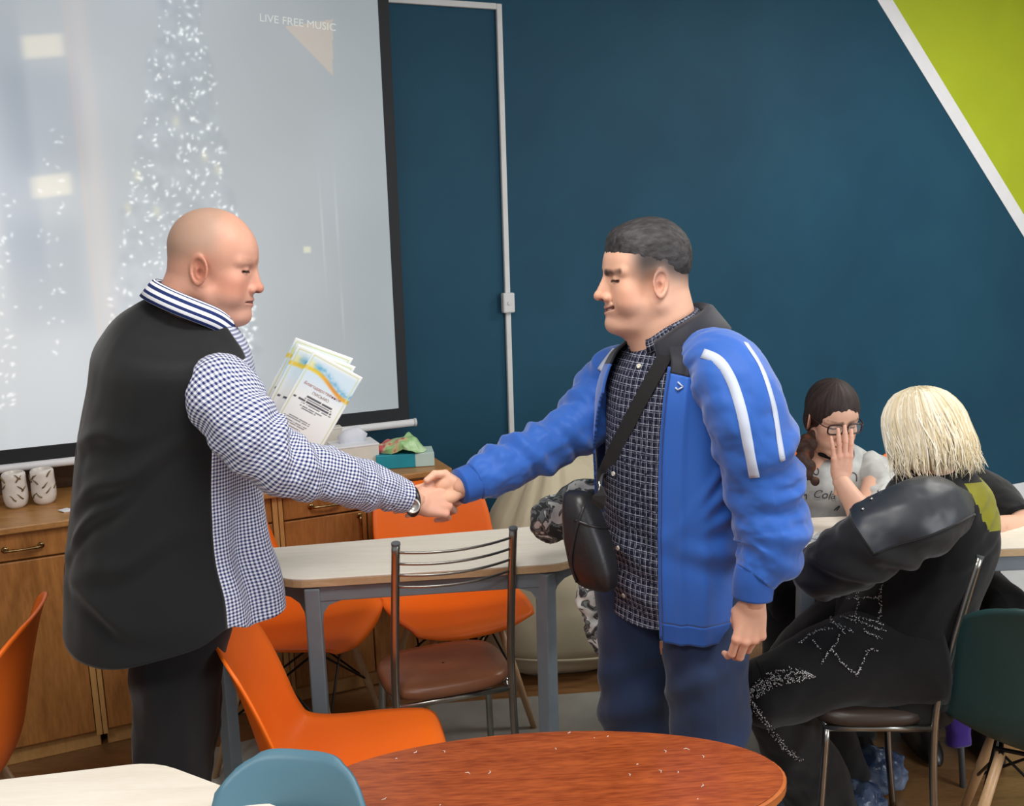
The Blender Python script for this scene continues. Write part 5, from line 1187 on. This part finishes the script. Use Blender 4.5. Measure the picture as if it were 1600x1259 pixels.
h_ = SW.px(1287, 773, .004)
if h_:
    N_ = h_[1]; X = unit(np.cross((0, 0, 1.), N_)); Yv = np.cross(N_, X); M4 = np.eye(4); M4[:3, 0] = X; M4[:3, 1] = Yv; M4[:3, 2] = N_; M4[:3, 3] = h_[0]; text_mesh('shirt_script', 'Cola', .036, M4, M_ink, ts, shear=.35)
for pix in ([(1272, 718), (1278, 716), (1279, 724), (1273, 728), (1279, 732), (1280, 740), (1274, 744), (1271, 738)], [(1326, 742), (1332, 738), (1338, 742), (1338, 752)], [(1255, 776), (1260, 772), (1260, 780)], [(1303, 797), (1308, 792), (1312, 790), (1307, 797)]):
    V, F = strip_on(SW, pix, .003, .0012, .0006, 16); wobj('shirt_print', V, F, M_ink, ts)
# glasses
M_frame = plain('dark_frame_plastic', lin(52, 30, 30), .3)
gl = empty('eyeglasses', hW); tag(gl, 'dark rectangular eyeglasses worn by the woman with the braid', 'glasses')
def Lh(p): return hW+RW1@(np.array(p)*sW/100)
for s in (-1, 1):
    a = np.linspace(0, 2*PI, 41); c, sn = np.cos(a), np.sin(a)
    P = [Lh((10.75-.10*abs(3.3+2.6*np.sign(k)*abs(k)**.6), s*(3.3+2.55*np.sign(k)*abs(k)**.6), 1.5+1.75*np.sign(j)*abs(j)**.6)) for k, j in zip(c, sn)]
    m = MB(); m.tube(P, .0027, 6, cap=False); rim = m.build('rim', M_frame, gl, smooth_=True, world=True)
    V = np.array(P[:-1]); t_ = NT('lens_glass'); t_.set(Base_Color=(.9, .95, .95, 1), Roughness=.05, Alpha=.12); wobj('lens', np.vstack([V, V.mean(0)]), [(i, (i+1) % 40, 40) for i in range(40)], t_.m, rim)
    m = MB(); m.tube([Lh((10.2, s*5.8, 2.3)), Lh((9.0, s*6.9, 2.4)), Lh((4, s*7.6, 2.2)), Lh((.5, s*7.9, 1.9)), Lh((-1.2, s*7.9, .6))], .0018, 6, n=20); m.build('temple', M_frame, gl, smooth_=True, world=True)
m = MB(); m.tube([Lh((10.7, -.8, 1.9)), Lh((11.0, 0, 2.2)), Lh((10.7, .8, 1.9))], .0018, 6, n=8); m.build('bridge', M_frame, gl, smooth_=True, world=True)
for i in (0, 1):
    x0 = hip+np.array([-.07 if i == 0 else .07, -.02, .02])
    for seg_rows, nm in (([np.append(x0, .092), np.append(x0*.5+kn[i]*.5, .085), np.append(kn[i], .078), np.append(kn[i]+unit(kn[i]-x0)*.055, .06), np.append(kn[i]+unit(kn[i]-x0)*.072, .015)], 'trouser_thigh'), ([np.append(kn[i]+np.array([0, 0, .02]), .075), np.append(kn[i]*.5+an[i]*.5, .066), np.append(an[i], .056)], 'trouser_shin')):
        lr = trouser_leg(seg_rows, n=24, seg=28, seed=i*3); wobj(nm, lr[0], lr[1], M_blacktrs, pW, uv=lr[2])
    make_shoe('shoe', an[i][:2], rad(-90), M_shoe, pW, L=.24)
shell_chair((1.0, 3.13), rad(-92), M_orange, 'orange shell chair under the woman with the braid', G_O)

# ---- blonde woman, seen from behind her left side
SK4 = dict(skin=(226, 182, 158), fat=.95, neck=.8, tip=.95, brow=(150, 120, 90), lip=(200, 120, 116), lean=(-4.0, -16))
hB = aty(1443, 686, 2.34); RB = basis((-.36, .90, -.24)); sB = .95
parts = [make_head(SK4, hB, RB, sB, h=.3)]
elb, wrb = aty(1288, 892, 2.14), aty(1352, 836, 2.56)
hd = make_hand(wrb+np.array([0, 0, .0]), (-.25, .9, -.12), (0, 0, 1), thumb_plus=True, scale=.85, skin=(226, 182, 158), h=.28, arm=5); parts.append(hd[:3])
sB1, sB2 = aty(1455, 780, 2.14), aty(1450, 770, 2.46); hipB = np.array([1.02, 2.32, .57]); elb2 = aty(1400, 850, 2.55); wrb2 = aty(1375, 838, 2.66)
kB = [aty(1200, 1078, 2.23), aty(1222, 1060, 2.42)]; aB = [np.array([.81, 2.37, .10]), np.array([.90, 2.52, .10])]
nbB = hB+np.array([.03, -.03, -.12])
parts.append(core([limb(nbB, nbB+np.array([.03, 0, -.15]), .045, .09), limb(nbB+np.array([.03, 0, -.15]), hipB, .09, .09), limb(sB1, sB2, .045, .045), limb(sB1, elb, .04, .03), limb(elb, wrb, .03, .026), limb(sB2, elb2, .045, .036), limb(elb2, wrb2, .036, .026),
    limb(hipB+np.array([0, -.08, 0]), kB[0], .065, .055), limb(kB[0], aB[0], .05, .034), limb(hipB+np.array([0, .08, 0]), kB[1], .065, .055), limb(kB[1], aB[1], .05, .034)], h=.013))
V, F, C = join(parts); pB = wobj('person', V, F, M_skin, origin=(1.03, 2.32, 0), col=C)
tag(pB, 'blonde woman in black with an olive back panel, sitting with her back to us', 'person', 'people in the room')
# hair mass with loose locks
M_blonde = vcol('blonde_hair', .55, spec=.35, bump=.25)
def hairB(x, y, z):
    d = ell(x, y, z, (-.6, 0, 4.6), (10.6, 9.2, 9.4)); d = smin(d, ell(x, y, z, (-3.2, 0, -2.5), (8.2, 9.4, 6.6)), 3.0); a = np.arctan2(y, x+.01)
    d = d+.16*np.sin(a*22+z*.25)+.10*np.sin(a*47+z*.5+2)
    return smax(smax(d, -ell(x, y, z, (10.5, 0, -4.5), (6.5, 6.8, 8.6)), .6), -(z+8.3+.8*np.sin(a*5)+.4*np.sin(a*11)), 1.4)
V, F = nets(hairB, (-13, -11, -10), (11.5, 11, 15), .26); ang = np.arctan2(V[:, 1], V[:, 0]); n_ = fbm(np.column_stack([ang*14, V[:, 2]*.12, V[:, 0]*0]))
cc = np.array([226, 212, 178.])+n_[:, None]*np.array([18, 22, 30.])-(smooth(11.5, 14, V[:, 2])*20)[:, None]
hbase = wobj('hair', hB+(V*sB/100)@RB.T, F, M_blonde, pB, col=srgb2lin(np.clip(cc, 5, 255)/255))
def lock(rs, i):
    a = rs.uniform(.95, 2*PI-.95); jit = rs.normal(0, .25, 3); ca, sa = math.cos(a), math.sin(a); k = rs.uniform(.985, 1.06)
    end = -7.4+rs.normal(0, 1.7); fl = rs.uniform(-.8, 1.9); tw = rs.normal(0, .14)
    P = [(.2+ca*1.2, sa*1.2, 13.9), (-.4+6.2*ca*k, 6.0*sa*k, 12.0), (-.6+9.9*ca*k, 8.9*sa*k, 7.4), (-1.2+10.9*math.cos(a+tw*.5)*k, 9.5*math.sin(a+tw*.5)*k, 2.4), (-2.2+10.8*math.cos(a+tw)*k, 9.7*math.sin(a+tw)*k, -2.4), (-2.6+(9.6+fl)*math.cos(a+tw), (9.2+fl)*math.sin(a+tw), end*.75), (-2.9+(8.2+fl*2.0)*math.cos(a+tw*1.3), (8.3+fl*1.8)*math.sin(a+tw*1.3), end)]
    w_ = rs.uniform(.2, .7); ph = rs.uniform(0, 6)
    return [hB+RB@((np.array(p)+jit*(j/6)+w_*(j > 3)*np.array([math.sin(ph+j*1.9)*sa, math.sin(ph+j*1.9)*ca, .4*math.cos(ph+j)]))*sB/100) for j, p in enumerate(P)]
lo_ = strands('hair_locks', None, lock, 760, M_blonde, pB, r=.0021, seg=13, col=((218, 200, 160), (250, 244, 226)), seed=4)
V, F, uv = collar(aty(1460, 738, 2.33), (.05, 0, 1), np.array([-.3, .95, 0]), [(.080, -.03), (.072, .0), (.066, .03), (.062, .03)], g0=.01); wobj('tunic_collar', V, F, M_blacktrs, pB, uv=uv)
# torso
M_leath = plain('black_coated_cloth', lin(42, 47, 54), .45, var=.1, scale=8, spec=.5); M_olive = fabric('olive_knit', lin(128, 126, 34), var=.2, big=14)
M_tunic = fabric('black_tunic', lin(22, 23, 25), var=.12, big=4)
rowsB = [(722, 1432, 1496, 1.0, .0), (736, 1418, 1515, 1.2), (752, 1402, 1530, 1.35), (780, 1386, 1540, 1.4), (830, 1374, 1546, 1.4), (870, 1358, 1536, 1.35), (915, 1335, 1518, 1.25), (960, 1312, 1508, 1.15), (1020, 1292, 1500, 1.08), (1070, 1284, 1490, 1.05), (1092, 1290, 1484, 1.0)]
def dispB(TH, Z, t):
    d = .009*fbm(np.stack([np.cos(TH)*1.6, np.sin(TH)*1.6, Z*4], -1))
    for z0, sl, w, A, tc in ((1.02, .10, .014, .008, 2.5), (.98, .12, .014, .008, 2.5), (.90, .10, .016, .007, 2.2), (1.06, .06, .012, .006, 2.6)):
        g = Z-z0-sl*(TH-tc); d += A*(np.exp(-(g/w)**2)-.7*np.exp(-((g+w*1.6)/w)**2))*np.exp(-((TH-tc)/.5)**2)
    return d
V, F, uv, TH, tt = torso_rings(rowsB, 2.32, rad(172), n=110, seg=150, disp=dispB); F2 = F.reshape(-1, 4); SBt = (V, F2)
tc_ = ((TH[:-1, :-1]+TH[1:, 1:])/2).ravel(); zc = V[F2].mean(1)[:, 2]; zo1, zo0 = aty(1500, 742, 2.3)[2], aty(1520, 812, 2.25)[2]
ol = (zc < zo1) & (zc > zo0) & ((tc_ > 2.12-.22*(zc-zo0)/(zo1-zo0)) | (tc_ < -2.6))
a = subset(V, F2, uv, ~ol); tn = wobj('tunic', a[0], a[1], M_tunic, pB, uv=a[2]); a = subset(V, F2, uv, ol); o = wobj('back_panel', a[0], a[1], M_olive, pB, uv=a[2]); o['label'] = 'olive green back panel'
foldC = [(.62, .05, 1.5, .03, .010), (.70, .06, 4.6, .03, .009), (.52, .05, 4.0, .03, .008), (.80, .05, 1.2, .03, .009), (.35, .05, 3.9, .05, .006)]
V, F, uv, PB_ = sleeve([(1478, 798, 2.23, .066), (1454, 800, 2.12, .084), (1414, 818, 2.08, .090), (1368, 845, 2.08, .085), (1322, 874, 2.11, .074), (1286, 893, 2.165, .064), (1286, 885, 2.27, .060), (1314, 864, 2.40, .052), (1345, 843, 2.50, .044)], folds=[(a*.62, b, c, d*.7, e) for a, b, c, d, e in foldC], n=180, seg=80, noise=.005, seed=2)
lea = np.zeros(len(F), bool); nq = 179*79; sidx = np.repeat(np.arange(179), 79); lea[:nq] = (sidx < 64) & (np.cos(np.tile(np.arange(79), 179)*2*PI/79-.3) > -.25)
F4 = [f for f in F if len(f) == 4]; F4 = np.array(F4); a = subset(V, F4, uv, lea[:len(F4)]); o = wobj('sleeve_top', a[0], a[1], M_leath, pB, uv=a[2]); o['label'] = 'smooth leather-like upper sleeve'
a = subset(V, F4, uv, ~lea[:len(F4)]); wobj('sleeve', a[0], a[1], M_tunic, pB, uv=a[2]); SSl = Surf(V, F4)
V2, F2_, uv2, _ = sleeve([(1455, 775, 2.42, .075), (1430, 800, 2.52, .078), (1400, 850, 2.56, .06), (1375, 838, 2.66, .045)], n=40, seg=40, noise=.006); wobj('sleeve', V2, F2_, M_tunic, pB, uv=uv2)
_G = V[:180*80].reshape(180, 80, 3)
_o = [j for j in range(-40, 40) if math.cos(j*2*PI/79-.3) > -.25]; m = MB(); m.tube(_G[64][[j % 79 for j in _o]], .0026, 6); m.build('sleeve_seam', M_tunic, pB, smooth_=True, world=True)
for _c in (_o[0], _o[-1]): m = MB(); m.tube(_G[6:65:2, _c % 79], .0026, 6); m.build('sleeve_seam', M_tunic, pB, smooth_=True, world=True)
for x_, y_ in ((1402, 752), (1393, 756), (1374, 768), (1362, 780), (1348, 796)):
    h_ = SSl.px(x_, y_, .001)
    if h_: m = MB(); m.lathe([(.001, -.003), (.0045, -.001), (.0035, .002), (.001, .0035)], 10, h_[0]); m.build('stud', M_chrome, pB, smooth_=True, world=True)
# legs
tr = []
for i in (0, 1):
    hp_ = hipB+np.array([0, -.10 if i == 0 else .10, .02])
    rows_ = [np.append(hp_, .122), np.append(hp_*.5+kB[i]*.5+np.array([0, 0, .025]), .112), np.append(kB[i]+np.array([.02, 0, .0]), .09), np.append(kB[i]+np.array([-.03, 0, -.012]), .080), np.append(kB[i]+np.array([-.075, 0, -.02]), .05), np.append(kB[i]+np.array([-.088, 0, -.022]), .012)]
    lr = trouser_leg(rows_, n=50, seg=48, seed=i*5+1, noise=.006); wobj('trouser_thigh', lr[0], lr[1], M_tunic, pB, uv=lr[2]); tr.append(lr)
    rows_ = [np.append(kB[i]+np.array([.0, 0, .02]), .080), np.append(kB[i]*.6+aB[i]*.4, .088), np.append(kB[i]*.25+aB[i]*.75, .094), np.append(aB[i]+np.array([0, 0, -.02]), .096)]
    lr = trouser_leg(rows_, n=40, seg=44, seed=i*5+2, noise=.008); wobj('trouser_shin', lr[0], lr[1], M_tunic, pB, uv=lr[2]); tr.append(lr)
    make_shoe('shoe', aB[i][:2]+np.array([.02, 0]), rad(180), M_shoe, pB, L=.25)
Vt, Ft, n_ = [], [], 0
for v, f in [SBt]+[(t[0], t[1]) for t in tr[:2]]: Vt.append(v); Ft += [tuple(int(i)+n_ for i in q) for q in f]; n_ += len(v)
ST = Surf(np.concatenate(Vt), Ft)
def q4(P): return [(1100+x/3.004, 840+y/3.004) for x, y in P]
M_silver = plain('silver_thread', lin(190, 190, 192), .25, .8, var=.3, scale=300)
rs = np.random.RandomState(2)
def beads(name, pts):
    m = MB()
    for x_, y_ in pts:
        h_ = ST.px(x_, y_, .0012)
        if h_:
            r_ = rs.uniform(.0014, .0034); t_ = unit(rs.normal(size=3)); p = h_[0]; m.tube([p-t_*r_, p+h_[1]*r_*.5, p+t_*r_], [r_*.3, r_*.7, r_*.3], 5)
    o = m.build(name, M_silver, pB, smooth_=True, world=True); o['label'] = 'silver bead embroidery'; o['kind'] = 'stuff'; return o
LINES = [[(820, 135), (885, 120), (890, 160), (820, 155)], [(850, 180), (835, 230), (825, 295), (835, 330), (815, 395)], [(740, 190), (740, 220), (720, 280), (730, 310), (710, 360)], [(670, 283), (760, 283), (830, 285)], [(590, 300), (585, 340), (600, 385)], [(640, 370), (740, 400), (850, 440)], [(680, 370), (760, 385), (840, 410)], [(750, 435), (830, 475)], [(600, 400), (700, 440)], [(590, 380), (660, 450)], [(600, 430), (530, 440), (450, 495)], [(510, 480), (545, 525)], [(640, 455), (620, 500), (600, 520), (550, 590)], [(600, 520), (650, 590), (700, 630), (720, 640), (770, 530), (815, 530)]]
pts = []
for L in LINES:
    d = sum(math.dist(L[i], L[i+1]) for i in range(len(L)-1)); c = crom(np.array([(x, y, 0) for x, y in L]), max(4, int(d/5)))
    pts += q4([(x+rs.normal(0, 3), y+rs.normal(0, 3)) for x, y, _ in c])
beads('embroidery', pts)
pts = []
for _ in range(420):
    t = rs.rand(); a = crom(np.array([(200, 735, 0), (250, 668, 0), (330, 625, 0), (430, 607, 0), (500, 640, 0)]), 50)[int(t*49)]; b = crom(np.array([(200, 745, 0), (250, 752, 0), (330, 705, 0), (430, 680, 0), (530, 652, 0)]), 50)[int(t*49)]; k = rs.rand(); pts.append((a[0]*(1-k)+b[0]*k, a[1]*(1-k)+b[1]*k))
for off in (0, 16):
    c = crom(np.array([(205+off, 760, 0), (285+off, 870, 0), (375+off, 985, 0), (450+off*.4, 1045, 0)]), 80); pts += [(x+rs.normal(0, 5), y+rs.normal(0, 4)) for x, y, _ in c]
beads('embroidery', q4(pts))
# blue plastic shoe covers
t_ = NT('blue_film'); t_.set(Base_Color=t_.ramp(t_.n('ShaderNodeTexNoise', Vector=t_.obj(), Scale=14.0, Detail=3.0), [(.35, lin(52, 74, 112)), (.65, lin(130, 148, 176))]), Roughness=.22, Alpha=.85); M_film = t_.m
def cover(c, L, head, label):
    f = np.array([math.cos(head), math.sin(head), 0]); l = np.array([-f[1], f[0], 0])
    def fn(x, y, z):
        u = (x-c[0])*f[0]+(y-c[1])*f[1]; v = (x-c[0])*l[0]+(y-c[1])*l[1]; d = ell(u, v, z, (L*.18, 0, .04), (L*.62, .064, .05)); d = smin(d, ell(u, v, z, (-.05, 0, .07), (.07, .056, .06)), .03)
        P = np.stack(np.broadcast_arrays(x*30, y*30, z*30), -1); return d-.012*np.abs(vnoise(P))-.012*vnoise(P*1.7)
    V, F = nets(fn, (c[0]-.3, c[1]-.3, -.05), (c[0]+.3, c[1]+.3, .2), .008); V[:, 2] = np.maximum(V[:, 2], .0135); o = wobj('shoe_cover', V, F, M_film, origin=(c[0], c[1], .0135), smooth_=False); tag(o, label, 'shoe cover', 'blue plastic shoe covers'); return o
cover((.87, 2.39), .26, rad(180), 'crumpled blue plastic cover on the blonde woman\'s near shoe')
cover((.99, 2.56), .26, rad(178), 'crumpled blue plastic cover on the blonde woman\'s far shoe')
# ---- person in black mostly hidden behind the blonde woman
SK5 = dict(skin=(222, 176, 150), fat=1, neck=.85, brow=(70, 56, 48), lip=(190, 120, 112), lean=(-4, -16))
hD = aty(1462, 690, 2.97); RD = basis((-.55, -.75, -.35)); parts = [make_head(SK5, hD, RD, .88, h=.32)]
eD, wD = aty(1606, 824, 2.76), aty(1548, 822, 2.66)
hd = make_hand(wD, (-1, -.25, -.05), (0, -.3, 1), thumb_plus=False, scale=.85, h=.3, arm=5, skin=(224, 178, 152)); parts.append(hd[:3])
s1, s2 = aty(1540, 762, 2.98), aty(1410, 752, 3.0); hipD = np.array([1.36, 3.06, .50]); kD = [np.array([1.24, 2.70, .50]), np.array([1.44, 2.70, .50])]; aD = [np.array([1.26, 2.82, .1]), np.array([1.44, 2.80, .1])]
e2 = aty(1405, 830, 2.85); w2 = aty(1440, 826, 2.72); nbD = hD+np.array([0, .02, -.12])
parts.append(core([limb(nbD, nbD+np.array([0, .03, -.14]), .045, .09), limb(nbD+np.array([0, .03, -.14]), hipD, .09, .085), limb(s1, s2, .045, .045), limb(s1, eD, .045, .042), limb(eD, wD, .042, .03), limb(s2, e2, .045, .036), limb(e2, w2, .036, .026), limb(hipD, kD[0], .055, .05), limb(kD[0], aD[0], .045, .03), limb(hipD, kD[1], .055, .05), limb(kD[1], aD[1], .045, .03)], h=.013, skin=(224, 178, 152)))
V, F, C = join(parts); pD = wobj('person', V, F, M_skin, origin=(1.36, 3.0, 0), col=C); tag(pD, 'person in a black top, forearm on the table, hidden behind the blonde woman', 'person', 'people in the room')
def hairD(x, y, z): return smax(ell(x, y, z, (-.4, 0, 5.0), (10, 8.3, 9.2)), -ell(x, y, z, (10.5, 0, -4), (7, 8.4, 9.6)), .5)
V, F = nets(hairD, (-11, -9.5, -6), (11, 9.5, 15), .4); wobj('hair', hD+(V*.88/100)@RD.T, F, M_hair, pD, col=np.tile(srgb2lin(np.array([60, 48, 42.])/255), (len(V), 1)))
V, F, uv, TH, tt = torso_rings([(722, 1450, 1500, 1.0), (738, 1425, 1525, 1.4), (756, 1405, 1548, 1.55), (800, 1400, 1552, 1.5), (860, 1402, 1550, 1.4), (960, 1400, 1556, 1.3), (1000, 1402, 1552, 1.2)], 3.0, rad(-95), n=50, seg=70, disp=lambda TH, Z, t: .007*fbm(np.stack([np.cos(TH)*2, np.sin(TH)*2, Z*6], -1))); wobj('top', V, F.reshape(-1, 4), M_blackcloth, pD, uv=uv)
V, F, uv, P = sleeve([(1520, 752, 3.0, .055), (1548, 772, 2.93, .062), (1576, 796, 2.84, .058), (1592, 812, 2.79, .053)], n=30, seg=36); wobj('sleeve', V, F, M_blackcloth, pD, uv=uv)
V, F, uv, P = sleeve([(1425, 752, 3.02, .055), (1408, 775, 2.98, .06), (1404, 815, 2.88, .056)], n=30, seg=36); wobj('sleeve', V, F, M_blackcloth, pD, uv=uv)
for i in (0, 1):
    x0 = hipD+np.array([-.07 if i == 0 else .07, 0, .02])
    for rr_, nm in (([np.append(x0, .09), np.append(x0*.5+kD[i]*.5, .082), np.append(kD[i], .076), np.append(kD[i]+unit(kD[i]-x0)*.055, .06), np.append(kD[i]+unit(kD[i]-x0)*.072, .015)], 'trouser_thigh'), ([np.append(kD[i]+np.array([0, 0, .02]), .072), np.append(kD[i]*.5+aD[i]*.5, .062), np.append(aD[i], .055)], 'trouser_shin')):
        lr = trouser_leg(rr_, n=20, seg=26, seed=i); wobj(nm, lr[0], lr[1], M_blacktrs, pD, uv=lr[2])
    make_shoe('shoe', aD[i][:2], rad(-92), M_shoe, pD, L=.25)
